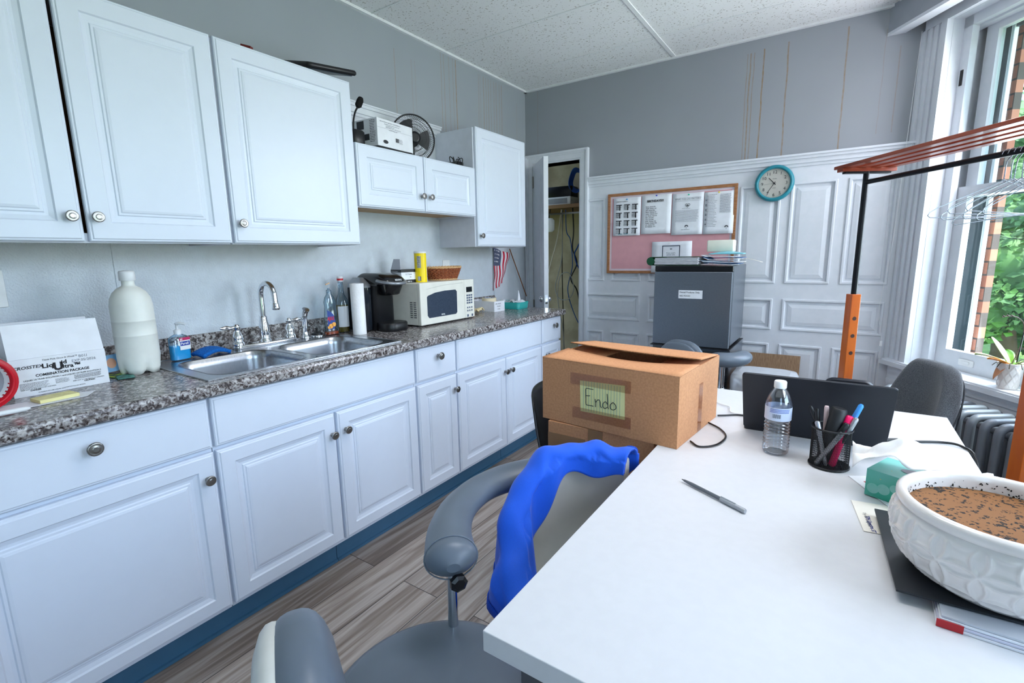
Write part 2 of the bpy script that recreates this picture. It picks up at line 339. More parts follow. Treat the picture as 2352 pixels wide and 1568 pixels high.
# wainscot: stiles and rails with raised fields
rows = [(1.094, 1.714, [(.575, .715), (.785, 1.012), (1.08, 1.31), (1.38, 1.613), (1.686, 1.914), (1.98, 2.214), (2.28, 2.505)]),
        (.786, .982, [(.575, 1.012), (1.08, 1.31), (1.38, 1.912), (1.98, 2.505)]),
        (.25, .682, [(.575, .715), (.786, 1.012), (1.078, 1.31), (1.38, 1.613), (1.686, 1.908), (1.978, 2.21), (2.276, 2.5)])]
g = G(); xs0, xs1 = .505, 2.60
edges = [0, .25, .682, .786, .982, 1.094, 1.714, 1.82]
for a, b in ((0, .25), (.682, .786), (.982, 1.094), (1.714, 1.88)): g.box(xs0, xs1, WB, WB+.012, a, b)
for z0, z1, ps in rows:
    x = xs0
    for a, b in ps: g.box(x, a, WB, WB+.012, z0, z1); x = b
    g.box(x, xs1, WB, WB+.012, z0, z1)
    for a, b in ps:
        def ring(i, d): return [(a+i, WB+d, z0+i), (b-i, WB+d, z0+i), (b-i, WB+d, z1-i), (a+i, WB+d, z1-i)]
        g.loft([ring(-.006, 0), ring(-.003, -.007), ring(.007, -.007), ring(.011, .001), ring(.014, .009), ring(.027, .009), ring(.03, .0035), ring(.052, -.001)], False, True, 0, False)
g.build('wainscot_panelling', walllow, wb)
g = G()
for (a, b, d) in ((1.812, 1.83, .008), (1.83, 1.855, .018), (1.855, 1.872, .03), (1.872, 1.884, .04)): g.box(.58, 2.575, WB-d, WB, a, b)
struct(g.build('trim_2', walllow))
g = G()
for (a, b, d, z0) in ((0, .012, .012, 0), (.012, .05, .02, 0), (.05, .062, .026, 0), (.062, .078, .034, 0)):
    g.box(ox1+a, ox1+b, WB-d, WB, 0, oz+b); g.box(max(ox0-b, .001), ox0-a, WB-d, WB, 0, oz+b); g.box(ox0-a, ox1+a, WB-d, WB, oz+a, oz+b)
struct(g.build('trim_3', walllow))
# closet
cl = mat('old_cream_closet_paint', (182, 166, 138), .6, rgb2=(160, 144, 116), scale=5, detail=6)
g = G(); g.box(-.3, -.27, WB+.13, 4.35, 0, H); g.box(.75, .78, WB+.13, 4.35, 0, H); g.box(-.3, .78, 4.35, 4.38, 0, H); g.box(-.3, .78, WB+.13, 4.38, H, H+.02)
g.box(ox0-.02, ox0, WB+.005, WB+.14, 0, oz); g.box(ox1, ox1+.02, WB+.005, WB+.14, 0, oz); g.box(ox0-.02, ox1+.02, WB+.005, WB+.14, oz, oz+.02)
struct(g.build('wall_closet', cl))
# closet door swung into the room
hx, hy = .092, 3.60; lx, ly = .372, 3.285
ang = math.atan2(ly-hy, lx-hx); dl = math.hypot(lx-hx, ly-hy)
t = thing('door_1', '', ''); del t['label'], t['category']; struct(t); t.location = (hx, hy, 0); t.rotation_euler = (0, 0, ang)
g = G(); g.box(0, dl, 0, .035, .01, 2.02, 0)
for z0, z1 in ((.2, .8), (1.05, 1.9)):
    g.box(.08, dl-.08, -.004, .0, z0, z1); g.box(.10, dl-.10, -.008, -.004, z0+.02, z1-.02)
g.build('door_panel', walllow, t)
g = G()
for yy, s in ((-.002, -1), (.037, 1)):
    g.lathe([(.024, 0), (.024, .006), (.01, .01), (.009, .03), (.016, .035), (.026, .045), (.026, .055), (.014, .066)], 16, T=frame((dl-.05, yy, .955), (1, 0, 0), (0, 0, 1)) if s > 0 else frame((dl-.05, yy, .955), (-1, 0, 0), (0, 0, 1)))
g.build('door_knob', chrome, t)
g = G(); g.box(dl, dl+.002, .008, .028, .92, .99); g.build('latch_plate', chrome, t)
for z in (.87, 1.89):
    g = G(); g.box(-.02, .02, -.003, 0, z-.045, z+.045); g.cyl((0, -.006, z-.048), (0, -.006, z+.048), .006); g.build('hinge', nickel, t)
# other walls
paintw = mat('grey_wall_paint_plain', (152, 158, 166), .55)
def wall_open(name, P, d, L_, s0, s1, z0, z1, m0, m1):
    n = Vector((d.y, -d.x, 0)) if name != 'x' else None
    out = Vector((-d.y, d.x, 0))
    g = G(); M = Matrix(((d.x, 0, out.x, P.x), (d.y, 0, out.y, P.y), (0, 1, 0, 0), (0, 0, 0, 1)))
    def b(a0, a1, c0, c1):
        for q0, q1, mi in ((c0, min(c1, .62), 1), (max(c0, .62), c1, 0)):
            if q1 > q0: g.box(a0, a1, q0, q1, 0, .09, mi, M)
    b(0, s0, 0, H); b(s1, L_, 0, H); b(s0, s1, 0, z0); b(s0, s1, z1, H)
    return struct(g.build(name, [m0, m1])), M
S0, S1, ZS, ZT = .157, 1.21, .655, 2.44
wr, MA = wall_open('wall_right', P0, D, LA, S0, S1, ZS, ZT, walllow, walllow)
d2 = Vector((0, -1, 0)); L2 = E1.y-Y2
wr2, MB_ = wall_open('wall_bay_right', E1, d2, L2, .65, L2-.65, ZS, ZT, paintw, walllow)
wr3, MC = wall_open('wall_bay_near', E2, D3, LA, .2, 1.25, ZS, ZT, paintw, walllow)
g = G(); g.box(-.12, E3.x+.1, YF-.12, YF, 0, H); struct(g.build('wall_front', paintw))
# ceiling
g = G(); g.box(-.12, XR+.15, YF-.12, WB+.13, H, H+.03, 0)
ce = struct(g.build('ceiling', tile_mat()))
g = G(); wm = whitep
for x in (0.012, 1.212, 2.43): g.box(x-.012, x+.012, YF, WB, H-.006, H+.001)
y = 3.24
while y > YF: g.box(0, XR, y-.004, y+.004, H-.003, H+.001); y -= .61
g.box(0, 2.42, WB-.022, WB, H-.012, H+.001); g.box(0, .022, YF, WB, H-.012, H+.001)
g.build('ceiling_grid', whitep, ce)
# soffit board along the bay
g = G(); g.box(-.28, LA, 2.475, H, -.145, -.115, 0, MA); g.box(-.28, LA, 2.462, 2.478, -.147, -.08, 1, MA)
struct(g.build('trim_4', [paintw, walllow]))
# added, unseen fixture over the table, housing for the brightening fill lamp
t = thing('added_fill_fixture', 'added unseen fill light fixture, flush in the tiled ceiling above the table', 'ceiling light', (1.82, 1.42, H-.0065))
g = G()
for (a, b, c, d) in ((-.60, .60, -.30, -.27), (-.60, .60, .27, .30), (-.60, -.57, -.27, .27), (.57, .60, -.27, .27)): g.box(a, b, c, d, -.02, 0)
g.build('frame', whitep, t)
g = G(); g.box(-.57, .57, -.27, .27, -.006, -.002); g.build('diffuser', mat('fill_fixture_diffuser', (250, 250, 250), .5), t)
# window 1
glass = glassmat('window_glass')
def sash_window(M, s0, s1, z0, z1, name, detailed):
    t = bpy.data.objects.new(name, None); C.objects.link(t); struct(t)
    g = G()
    cw = .175
    for i in range(9 if detailed else 1):   # fluted casing
        if detailed:
            a = i*cw/9; dd = (.022, .03, .018, .026, .018, .026, .018, .03, .034)[i]
            g.box(s0-cw+a, s0-cw+a+cw/9, z0-.0, z1+.0, -dd, 0, 0, M); g.box(s1+a, s1+a+cw/9, z0, z1, -dd, 0, 0, M)
        else: g.box(s0-cw+.03, s0, z0, z1, -.025, 0, 0, M); g.box(s1, s1+cw-.03, z0, z1, -.025, 0, 0, M)
    g.box(s0-cw*.8, s1+cw*.8, z1, z1+.13, -.03, 0, 0, M); g.box(s0-cw*.8, s1+cw*.8, z1+.11, z1+.14, -.05, 0, 0, M)
    g.build('window_frame', walllow, t)
    g = G(); k = .0
    g.box(s0-.001, s0+.05, z0, z1, .055, .09, 0, M); g.box(s1-.05, s1+.001, z0, z1, .055, .09, 0, M); g.box(s0, s1, z1-.05, z1, .055, .09, 0, M)
    g.box(s0-.02, s0+.0015, z0, z1, -.001, .22, 0, M); g.box(s1-.0015, s1+.02, z0, z1, -.001, .22, 0, M); g.box(s0, s1, z1-.0015, z1+.02, -.001, .22, 0, M)
    g.box(s0, s1, z1-.06, z1, .0901, .134, 0, M); g.box(s0, s1, z1-.06, z1, .171, .184, 0, M)
    g.build('jamb', walllow, t)
    g = G(); a, b = s0+.045, s1-.045
    mz = 1.58
    for (q0, q1, zo) in ((z0+.0045, mz+.03, .095), (mz-.025, z1-.04, .135)):
        lo_ = q0 if zo < .1 else q0
        g.box(a, a+.062, q0, q1, zo, zo+.035, 0, M); g.box(b-.062, b, q0, q1, zo, zo+.035, 0, M)
        bw = .10 if zo < .1 else .05
        g.box(a+.062, b-.062, q0, q0+bw, zo, zo+.035, 0, M); g.box(a+.062, b-.062, q1-.052, q1, zo, zo+.035, 0, M)
    g.build('sash', walllow, t)
    g = G(); g.box(a+.06, b-.06, z0+.1, mz, .112, .115, 0, M); g.build('pane', glass, t)
    g = G(); g.box(a+.06, b-.06, mz, z1-.09, .152, .155, 0, M); g.build('pane', glass, t)
    st = mat('storm_window_dark_green', (38, 58, 62), .4)
    g = G()
    for (c0, c1, q0, q1) in ((s0+.02, s0+.125, z0, z1), (s1-.125, s1-.02, z0, z1), (s0+.125, s1-.125, z1-.10, z1), (s0+.125, s1-.125, z0, z0+.03), (s0+.125, s1-.125, mz-.03, mz+.02)):
        g.box(c0, c1, q0, q1, .185, .20, 0, M)
    for c0 in (s0+.125, s1-.14): g.box(c0, c0+.006, z0, z1, .18, .2, 1, M); g.box(c0+.009, c0+.015, z0, z1, .18, .2, 1, M)
    g.build('storm_frame', [st, whitep], t)
    g = G(); g.box(s0-.14, s1+.14, z0-.032, z0+.004, -.055, .1, 0, M); g.box(s0-.155, s1+.155, z0-.03, z0-.004, -.062, 0, 0, M)
    g.build('window_sill', walllow, t)
    g = G(); g.box(s0-.12, s1+.12, z0-.11, z0-.032, -.022, 0, 0, M); g.box(s0-.12, s1+.12, z0-.075, z0-.03, -.03, 0, 0, M); g.box(s0-.12, s1+.12, z0-.14, z0-.11, -.032, 0, 0, M)
    g.build('window_apron', walllow, t)
    if detailed:
        g = G()
        for q in (.452, .462, .472): g.box(s0-.1, s1+.1, q, q+.006, -.03, 0, 0, M)
        g.box(s0-.1, s1+.1, .448, .482, -.026, 0, 0, M); g.build('ribbed_moulding', mat('grey_ribbed_moulding', (150, 158, 168), .5), t)
        g = G(); g.rbox(a+.15, a+.235, z0+.035, z0+.07, .0, .006, .006, T=M @ Matrix.Translation((0, 0, .089))); g.rbox(a+.168, a+.215, z0+.045, z0+.062, 0, .006, .008, T=M @ Matrix.Translation((0, 0, .085)), mi=0)
        g.build('sash_lift', whitep, t)
        g = G(); g.box(s0+.015, s0+.03, 2.115, 2.19, .052, .0555, 0, M); g.build('pulley', mat('dark_pulley_slot', (26, 22, 22), .5), t)
    return t
sash_window(MA, S0, S1, ZS, ZT, 'window_1', True)
sash_window(MB_, .65, L2-.65, ZS, ZT, 'window_2', False)
sash_window(MC, .2, 1.25, ZS, ZT, 'window_3', False)
# outer brick reveal
g = G(); bm = brick_mat()
g.box(-.12, .300, -.6, 3.2, .225, .262, 0, None)
g.box(1.08, 1.5, -.6, 3.2, .225, .262, 0, None); g.box(.300, 1.08, -.6, .62, .225, .262); g.box(.300, 1.08, 2.46, 3.2, .225, .262)
for i in range(len(g.v)): x, y, z = g.v[i]; g.v[i] = (x, -z, y)    # keep local z up for the brick pattern
o = struct(g.build('wall_outside_brick', bm)); o.matrix_world = Matrix(((D.x, N.x, 0, P0.x), (D.y, N.y, 0, P0.y), (0, 0, 1, 0), (0, 0, 0, 1)))
# vinyl base under the cabinets
vb = mat('dark_blue_vinyl_base', (62, 104, 134), .35)
g = G()
for a, b in ((-.55, 1.157), (1.160, 2.4), (2.403, 3.098)):
    g.box(.546, .553, a, b, 0.001, .105); g.box(.553, .562, a, b, 0.001, .012)
struct(g.build('baseboard_left', vb))
g = G(); g.box(.59, 2.56, WB-.015, WB, 0, .12); g.box(.59, 2.56, WB-.02, WB, .12, .14); struct(g.build('baseboard_back', walllow))

# ------------------------------------------------------------------ cabinets
def door_mesh(g, y0, y1, z0, z1, x, th=.02, fr=.058, raised=True, mi=0):
    """a routed door or plain drawer front facing +x; back at x, front at x+th"""
    f = x+th
    def ring(i, d, k=0): return [(f+d, y0+i, z0+i), (f+d, y1-i, z0+i), (f+d, y1-i, z1-i), (f+d, y0+i, z1-i)]
    rings = [[(x, y0, z0), (x, y1, z0), (x, y1, z1), (x, y0, z1)], ring(0, -.007), ring(.003, -.0035), ring(.007, -.003), ring(.010, 0)]
    if raised: rings += [ring(fr, 0), ring(fr+.004, -.005), ring(fr+.016, -.009), ring(fr+.024, -.0095), ring(fr+.027, -.006), ring(fr+.033, -.006), ring(fr+.036, -.0035), ring(fr+.043, -.002)]
    g.loft(rings, True, True, mi, False)
knob_prof = [(.008, 0), (.008, .004), (.0055, .008), (.0055, .014), (.012, .017), (.0165, .021), (.0165, .024), (.0145, .0265), (.0125, .0255), (.006, .028)]
def knob(parent, x, y, z, s=1.0):
    g = G(); g.lathe([(r*s, h*s) for r, h in knob_prof], 20, T=frame((x, y, z), (0, 1, 0), (0, 0, 1))); return g.build('knob', nickel, parent)
def upper(name_label, y0, y1, z0, z1, doors, knobs):
    t = thing('wall_cabinet', name_label, 'cabinet', (0, 0, 0))
    g = G(); ye0, ye1 = y0+.002, y1-.002
    g.box(.001, .308, ye0, ye0+.016, z0, z1-.004, 0); g.box(.001, .308, ye1-.016, ye1, z0, z1-.004, 0)
    g.box(.001, .308, ye0+.016, ye1-.016, z1-.016, z1-.004, 0); g.box(.001, .300, ye0+.016, ye1-.016, z0+.012, z0+.022, 1)
    g.box(.290, .308, ye0+.016, ye1-.016, z0, z0+.03, 0); g.box(.001, .012, ye0+.016, ye1-.016, z0+.022, z1-.016, 1)
    g.build('body', [cabedge, under], t)
    for i, (a, b) in enumerate(doors):
        g = G(); door_mesh(g, a, b, z0+.004, z1, .310); o = g.build('door', cab, t)
        for (ky, kz) in knobs[i]: knob(o, .330, ky, kz)
    return t
upper('tall white double wall cabinet, leftmost above the counter, its two knobs side by side', .105, .985, 1.36, 2.095, [(.108, .541), (.553, .984)], [[(.512, 1.438)], [(.575, 1.438)]])
upper('tall white single-door wall cabinet above the sink with a black device on top', .99, 1.592, 1.36, 2.095, [(.995, 1.590)], [[(1.022, 1.438)]])
upper('short white double wall cabinet above the microwave with a box and fan on top', 1.597, 2.510, 1.5415, 1.837, [(1.600, 2.050), (2.056, 2.508)], [[(2.023, 1.625)], [(2.087, 1.625)]])
upper('narrow tall white single-door wall cabinet nearest the closet door', 2.513, 3.098, 1.357, 2.088, [(2.525, 3.097)], [[(2.547, 1.426)]])

def base(label, y0, y1, doors, drawers, dk, kk, cut=False):
    t = thing('base_cabinet', label, 'cabinet', (0, 0, 0))
    g = G(); zt = .69 if cut else .871
    g.box(.03, .598, y0+.001, y0+.017, .105, .871); g.box(.03, .598, y1-.017, y1-.001, .105, .871); g.box(.03, .598, y0+.017, y1-.017, .105, .12)
    g.box(.58, .598, y0+.017, y1-.017, .12, .871); g.box(.03, .545, y0+.001, y1-.001, .001, .105)
    if not cut: g.box(.03, .58, y0+.017, y1-.017, .855, .871)
    g.build('body', cab, t)
    for i, (a, b) in enumerate(drawers):
        g = G(); door_mesh(g, a, b, .697, .862, .60, raised=False); o = g.build('drawer', cab, t)
        for k in dk[i]: knob(o, .62, *k, 1.15)
    for i, (a, b) in enumerate(doors):
        g = G(); door_mesh(g, a, b, .122, .682, .60, fr=.052 if b-a > .2 else .04); o = g.build('door', cab, t)
        for k in kk[i]: knob(o, .62, *k, 1.0)
    return t
base('white base cabinet at the near left end, half out of view', -.50, .095, [(-.495, .09)], [(-.495, .09)], [[(-.2, .805)]], [[(.06, .60)]])
base('wide white base cabinet with one drawer and one door, left of the sink cabinet', .1, .702, [(.104, .698)], [(.104, .698)], [[(.399, .805)]], [[(.669, .600)]])
base('white sink base cabinet with two doors under a false drawer front', .703, 1.625, [(.708, 1.160), (1.171, 1.620)], [(.708, 1.620)], [[]], [[(1.140, .598)], [(1.205, .602)]], True)
base('narrow white base cabinet with one drawer and one door, right of the sink', 1.626, 1.928, [(1.632, 1.922)], [(1.632, 1.922)], [[(1.782, .808)]], [[(1.903, .605)]])
base('white double-door base cabinet below the microwave', 1.929, 2.825, [(1.934, 2.387), (2.394, 2.820)], [(1.934, 2.820)], [[]], [[(2.372, .60)], [(2.432, .602)]])
base('narrowest white base cabinet at the far end of the counter', 2.826, 3.105, [(2.832, 3.10)], [(2.832, 3.10)], [[(2.988, .808)]], [[(2.88, .612)]])

# countertop with the sink opening
gr = granite_mat()
SX0, SX1, SY0, SY1 = .115, .575, .745, 1.545
t = thing('countertop', 'long grey speckled granite-look countertop with a low splash along the wall', 'countertop')
g = G()
for (a, b, c, d) in ((0.001, .645, -.55, SY0), (.001, .645, SY1, 3.122), (.001, SX0, SY0, SY1), (SX1, .645, SY0, SY1)):
    if b < .64: g.box(a, b, c, d, .872, .91); continue
    # rounded front edge
    pr = [(a, .872), (b-.006, .872), (b-.001, .877), (b, .885), (b, .898), (b-.003, .906), (b-.01, .91), (a, .91)]
    g.loft([[(x, c, z) for x, z in pr], [(x, d, z) for x, z in pr]], True, True, 0, False)
g.build('worktop', gr, t)
g = G(); g.box(.001, .02, -.55, 3.12, .91, .985); g.box(.001, .016, -.55, 3.12, .985, .99); g.build('backsplash', gr, t)

# sink
t = thing('double_sink', 'stainless steel double-bowl drop-in sink in the grey counter', 'sink', (.345, 1.145, .91))
def rrect(x0, x1, y0, y1, r, z, n=6):
    o = []
    for (cx, cy, a0) in ((x1-r, y1-r, 0), (x0+r, y1-r, 90), (x0+r, y0+r, 180), (x1-r, y0+r, 270)):
        for k in range(n+1):
            a = R(a0+90*k/n); o.append((cx+r*math.cos(a), cy+r*math.sin(a), z))
    return o
g = G(); zr = .0045
bx0, bx1 = -.155, .215
bowls = [(-.375, -.02), (.02, .375)]
# deck surface: each bowl sits in a cell, ring-bridged to its outline
cells = [(-.42, 0), (0, .42)]
for (b0, b1), (c0, c1) in zip(bowls, cells):
    inner = rrect(bx0, bx1, b0, b1, .075, zr); outer = []
    cx, cy = (bx0+bx1)/2, (b0+b1)/2
    for (x, y, z) in inner:
        dx, dy = x-cx, y-cy
        tx = ((.225-cx) if dx > 0 else (cx+.165))/max(abs(dx), 1e-6); ty = ((c1-cy) if dy > 0 else (cy-c0))/max(abs(dy), 1e-6)
        k = min(tx, ty); outer.append((cx+dx*k, cy+dy*k, zr))
    g.loft([outer, inner], False, False, 0, False)
g.box(-.255, -.1651, -.42, .42, -.001, zr)
g.add([(-.1651, -.42, zr), (.225, -.42, zr), (.225, -.42, -.0), (-.1651, -.42, -.0)], [(0, 1, 2, 3)])
for (a, b, c, d) in ((-.258, .246, -.424, -.418), (-.258, .246, .418, .424), (.2235, .246, -.42, .42), (-.258, -.252, -.42, .42)): g.box(a, b, c, d, 0, zr+.0012)
g.build('deck', steel, t, bevel=.001)
for (b0, b1) in bowls:
    g = G(); rs = []
    for (i, z, r) in ((-.004, zr+.0008, .078), (.002, zr-.004, .074), (.006, -.03, .07), (.014, -.13, .065), (.024, -.158, .058), (.06, -.168, .05)):
        rs.append(rrect(bx0+i, bx1-i, b0+i, b1-i, r, z))
    g.loft(rs, False, True, 0, True); o = g.build('bowl', steel, t)
    g = G(); g.lathe([(.042, 0), (.04, .003), (.03, .002), (.028, -.004), (.01, -.004)], 20, c=(.03, (b0+b1)/2, -.1675)); g.build('drain', chrome, o)

# faucet
t = thing('kitchen_faucet', 'chrome gooseneck faucet with two lever handles behind the sink', 'faucet', (.10, 1.195, .915))
g = G(); g.rbox(-.028, .028, -.15, .15, 0, .016, .026, vc=.005); g.build('base_plate', chrome, t)
g = G(); g.lathe([(.028, .016), (.026, .024), (.021, .03), (.024, .05), (.022, .085), (.016, .12), (.017, .128), (.0125, .132)], 24)
pth = [(0, 0, .13), (0, 0, .21)]+arc((.055, 0, .225), .055, 180, 0, 12)+[(.111, 0, .205), (.113, 0, .185)]
g.tube(pth, .0115, 14, up=(0, 1, 0)); g.lathe([(.0135, 0), (.0165, .004), (.0165, .012), (.0145, .016), (.0145, .024), (.012, .03)], 20, c=(.113, 0, .165)); g.build('spout', chrome, t)
for s in (-1, 1):
    y = s*.122; g = G(); g.lathe([(.026, .016), (.026, .026), (.02, .032), (.023, .045), (.02, .06), (.012, .075), (.01, .085), (.014, .092), (.014, .1), (.008, .108)], 20, c=(0, y, 0))
    g.tube([(0, y, .096), (0, y+s*.015, .096), (0, y+s*.028, .094), (0, y+s*.045, .098), (0, y+s*.06, .097), (0, y+s*.07, .099)], [.007, .006, .009, .010, .007, .004], 12, up=(0, 0, 1)); g.build('lever_handle', chrome, t)
t = thing('side_sprayer', 'short chrome side sprayer standing right of the faucet', 'sprayer', (.105, 1.395, .9155))
g = G(); g.lathe([(.022, 0), (.022, .006), (.016, .014), (.015, .03)], 18); g.build('holder', chrome, t)
g = G(); g.tube([(0, 0, .03), (0, 0, .07), (.004, 0, .1), (.01, 0, .125), (.022, 0, .142)], [.013, .015, .0125, .014, .017], 16, up=(0, 1, 0)); g.build('spray_head', chrome, t)
t = thing('sink_strainer', 'black rubber sink strainer on the sink deck beside the dish soap', 'strainer', (.10, 1.462, .9155))
g = G(); g.lathe([(.036, 0), (.036, .004), (.03, .006)], 24); g.build('rim', chrome, t)
g = G(); g.lathe([(.028, .006), (.027, .014), (.016, .018), (.005, .019), (.004, .032), (.007, .036), (.006, .04)], 20); g.build('stopper', blackp, t)

# ------------------------------------------------------------------ things on the counter
CZ = .9105
# open white carton with printing
t = thing('open_carton', 'open white printed carton of cleaning solution at the left end of the counter', 'box', (.297, .325, CZ), 0)
cw = mat('white_carton_board', (226, 228, 234), .6)
g = G(); g.box(-.004, 0, 0, .226, 0, .112, 0); g.box(-.13, -.126, 0, .226, 0, .112, 0); g.box(-.126, -.004, 0, .004, 0, .112); g.box(-.126, -.004, .222, .226, 0, .112); g.box(-.126, -.004, .004, .222, 0, .004); g.build('carton_body', [cw], t)
g = G(); g.add([(-.128, .001, .112), (-.128, .225, .112), (-.120, .222, .212), (-.120, .004, .212)], [(0, 1, 2, 3)]); g.build('rear_flap', cw, t, solid=.003)
g = G(); g.add([(-.004, .001, .112), (-.004, .225, .112), (-.03, .223, .212), (-.03, .003, .212)], [(0, 1, 2, 3)]); g.build('front_flap', cw, t, solid=.003)
g = G(); g.add([(-.0265, .003, .198), (-.0265, .223, .198), (-.0281, .222, .212), (-.0281, .004, .212)], [(0, 1, 2, 3)]); g.build('tape', glassmat('clear_tape', (240, 240, 240), .2), t)
F = frame((.0006, 0, 0), (0, 1, 0), (0, 0, 1))
g = G()
def L(body, y, z, s, **k): glyphs(g, body, s, F @ Matrix.Translation((y, z, 0)), **k)
L('CROSSTEX', .006, .082, .0125, bold=.02, shear=.2, sx=1.1); L('Think Pink Once A Week™', .073, .1, .0072)
L('Liq', .07, .078, .019, bold=.03, sx=1.15); L('U', .095, .067, .032, bold=.05, sx=1.05); L('id', .115, .083, .017, bold=.03, sx=1.1); L('ltra™', .117, .069, .017, bold=.03, sx=1.1)
L('COMBINATION PACKAGE', .053, .055, .011, bold=.03, sx=.98); L('LIQUID ULTRA® SOLUTION 1 and LIQUID ULTRA® SOLUTION 2', .025, .045, .0062, sx=1.03, bold=.01)
L('KEEP OUT OF THE REACH OF CHILDREN', .016, .019, .0045, sx=.95); L('DANGER', .036, .0145, .006, bold=.03); L('KEEP OUT OF THE REACH OF CHILDREN', .135, .0225, .0045, sx=.95); L('CAUTION', .162, .0175, .006, bold=.03)
L('10 READY-TO-USE LIQUID SETS', .052, .006, .0045); L('CARTON Reorder #CSSOL', .115, .0075, .0042)
rules(g, .015, .08, .024, .038, 5, .0012, F, jitter=.1); rules(g, .095, .13, .026, .038, 5, .0011, F); rules(g, .14, .21, .029, .041, 6, .0011, F, jitter=.1)
g.build('lettering', ink, t)
g = G(); glyphs(g, 'B01I', .012, F @ Matrix.Translation((.158, .096, 0))); glyphs(g, 'EXP.05/2026', .0115, F @ Matrix.Translation((.14, .0835, 0))); g.build('stamp', grayink, t)
# pink sheet behind the carton
t = thing('pink_leaflet', 'pink printed sheet sticking up behind the white carton', 'paper', (.10, .31, 1.03), 0)
g = G(); M = frame((0, 0, 0), (.05, math.cos(R(28)), math.sin(R(28))), (-.1, -math.sin(R(28)), math.cos(R(28)))); M.translation = Vector((0, .05, -.11))
g.box(0, .115, 0, .15, 0, .0008, 0, M); g.build('sheet', mat('pink_paper', (226, 172, 196), .7), t)
g = G(); rules(g, .01, .105, .02, .135, 14, .004, M @ Matrix.Translation((0, 0, .0012)), jitter=.1); g.build('lettering', grayink, t)
# red rimmed tub at the very left
t = thing('wipes_tub', 'white wipes tub lying on its side with a red lid at the left edge', 'tub', (.40, .252, CZ+.0755), 0)
redp = mat('red_plastic_lid', (196, 12, 34), .35)
M = frame((0, 0, 0), (0, 1, 0), (0, 0, 1)) ; M = Matrix.Rotation(R(12), 4, 'Z') @ M
g = G(); g.lathe([(.0, -.14), (.062, -.14), (.062, -.02), (.062, 0), (.058, -.003), (.058, -.12), (0, -.12)], 32, T=M, capa=False, capb=False); g.build('tub_body', whitep, t)
g = G(); g.lathe([(.064, -.012), (.073, -.012), (.075, .004), (.071, .012), (.066, .006), (.064, .014), (.058, .012), (.058, -.012)], 36, T=M, capa=False, capb=False); g.build('lid_ring', redp, t)
g = G(); g.lathe([(.0575, -.03), (0, -.03)], 30, T=M, capa=False); g.build('foil_seal', mat('grey_foil_seal', (150, 152, 160), .5), t)
g = G(); rules(g, -.04, .04, -.035, .035, 12, .003, M @ Matrix.Translation((0, 0, -.0285))); g.build('lettering', ink, t)
# pamphlet, sticky notes, tube
t = thing('white_card', 'white card lying flat in front of the carton under yellow notes', 'card', (.40, .35, CZ), R(0))
g = G(); g.add([(.06, -.12, 0), (.05, .1, 0), (-.005, .135, 0), (-.02, .10, 0), (-.03, -.09, 0)], [(0, 1, 2, 3, 4)]); o = g.build('card', paper, t, solid=.001, loc=(0, 0, .001))
t = thing('sticky_note_pad', 'pad of pale yellow sticky notes on the white card', 'notes', (.405, .39, CZ+.002), R(8))
g = G(); g.box(-.03, .03, -.045, .045, 0, .009, 0); g.build('pad', mat('pale_yellow_notes', (240, 232, 170), .7, rgb2=(226, 216, 150), scale=500, stretch=(.1, .1, 3)), t)
t = thing('white_tube', 'small white plastic tube at the left edge of the counter', 'tube', (.49, .285, CZ+.007))
g = G(); g.tube([(0, -.07, 0), (0, -.02, 0), (0, .025, 0), (0, .034, 0)], [.006, .007, .0065, .003], 14); g.build('tube', whitep, t)
# leaflets behind bottle
t = thing('flower_seed_packets', 'fanned green leaflets with a small portrait between carton and white bottle', 'leaflet', (.225, .575, CZ))
for i, (rz, col, x, y) in enumerate(((20, (60, 120, 70), .03, .012), (5, (170, 200, 40), .0, .01), (-12, (70, 140, 130), .05, .015))):
    g = G(); g.box(-.05, .03, -.012, .035, i*.0016, i*.0016+.001, 0, Matrix.Translation((x, y, 0)) @ Matrix.Rotation(R(rz), 4, 'Z')); g.build('leaflet', mat('leaflet_%s' % ('green', 'lime', 'teal_print')[i], col, .4, rgb2=(30, 60, 50), scale=60, detail=3, lo=.45, hi=.55), t)
M = frame((-.03, -.005, .012), (0, 1, .08), (-.35, 0, .9))
g = G(); g.box(0, .05, 0, .06, 0, .001, 0, M); o = g.build('portrait_card', mat('blue_backdrop', (120, 170, 210), .4), t)
g = G(); g.add([(.025+.014*math.cos(a), .03+.018*math.sin(a), .0014) for a in [2*PI*k/16 for k in range(16)]], [tuple(range(16))], T=M); g.build('face_print', mat('skin_print', (214, 160, 130), .5), o)
# big white bottle
t = thing('water_bottle', 'large blank white plastic bottle with petal foot and cap left of the sink', 'bottle', (.215, .668, CZ))
wb_m = mat('translucent_white_bottle', (226, 228, 222), .35, spec=.4)
prof = [(.04, .004), (.056, .0), (.061, .02), (.063, .06), (.063, .135), (.0635, .136), (.0625, .138), (.0625, .185), (.0632, .186), (.0622, .188), (.062, .24), (.058, .265), (.048, .285), (.034, .299), (.020, .307), (.0185, .312), (.0185, .33)]
g = G(); n = 60; rs = []
for r, z in prof:
    rs.append([((r-(.016*max(0, 1-z/.06)*(max(0, math.cos(2.5*a*1.0))**.5 if math.cos(2.5*a) > 0 else 0)*.0+ .007*max(0, 1-z/.055)*abs(math.cos(2.5*a))**6))*math.cos(a), (r-.007*max(0, 1-z/.055)*abs(math.cos(2.5*a))**6)*math.sin(a), z+.013*max(0, 1-z/.05)*abs(math.cos(2.5*a))**8) for a in [2*PI*k/n for k in range(n)]])
g.loft(rs, True, True, 0, True); g.build('bottle_body', wb_m, t)
g = G(); g.lathe([(.0225, .325), (.024, .327), (.0235, .352), (.022, .358), (.008, .36)], 28); g.build('cap', whitep, t)
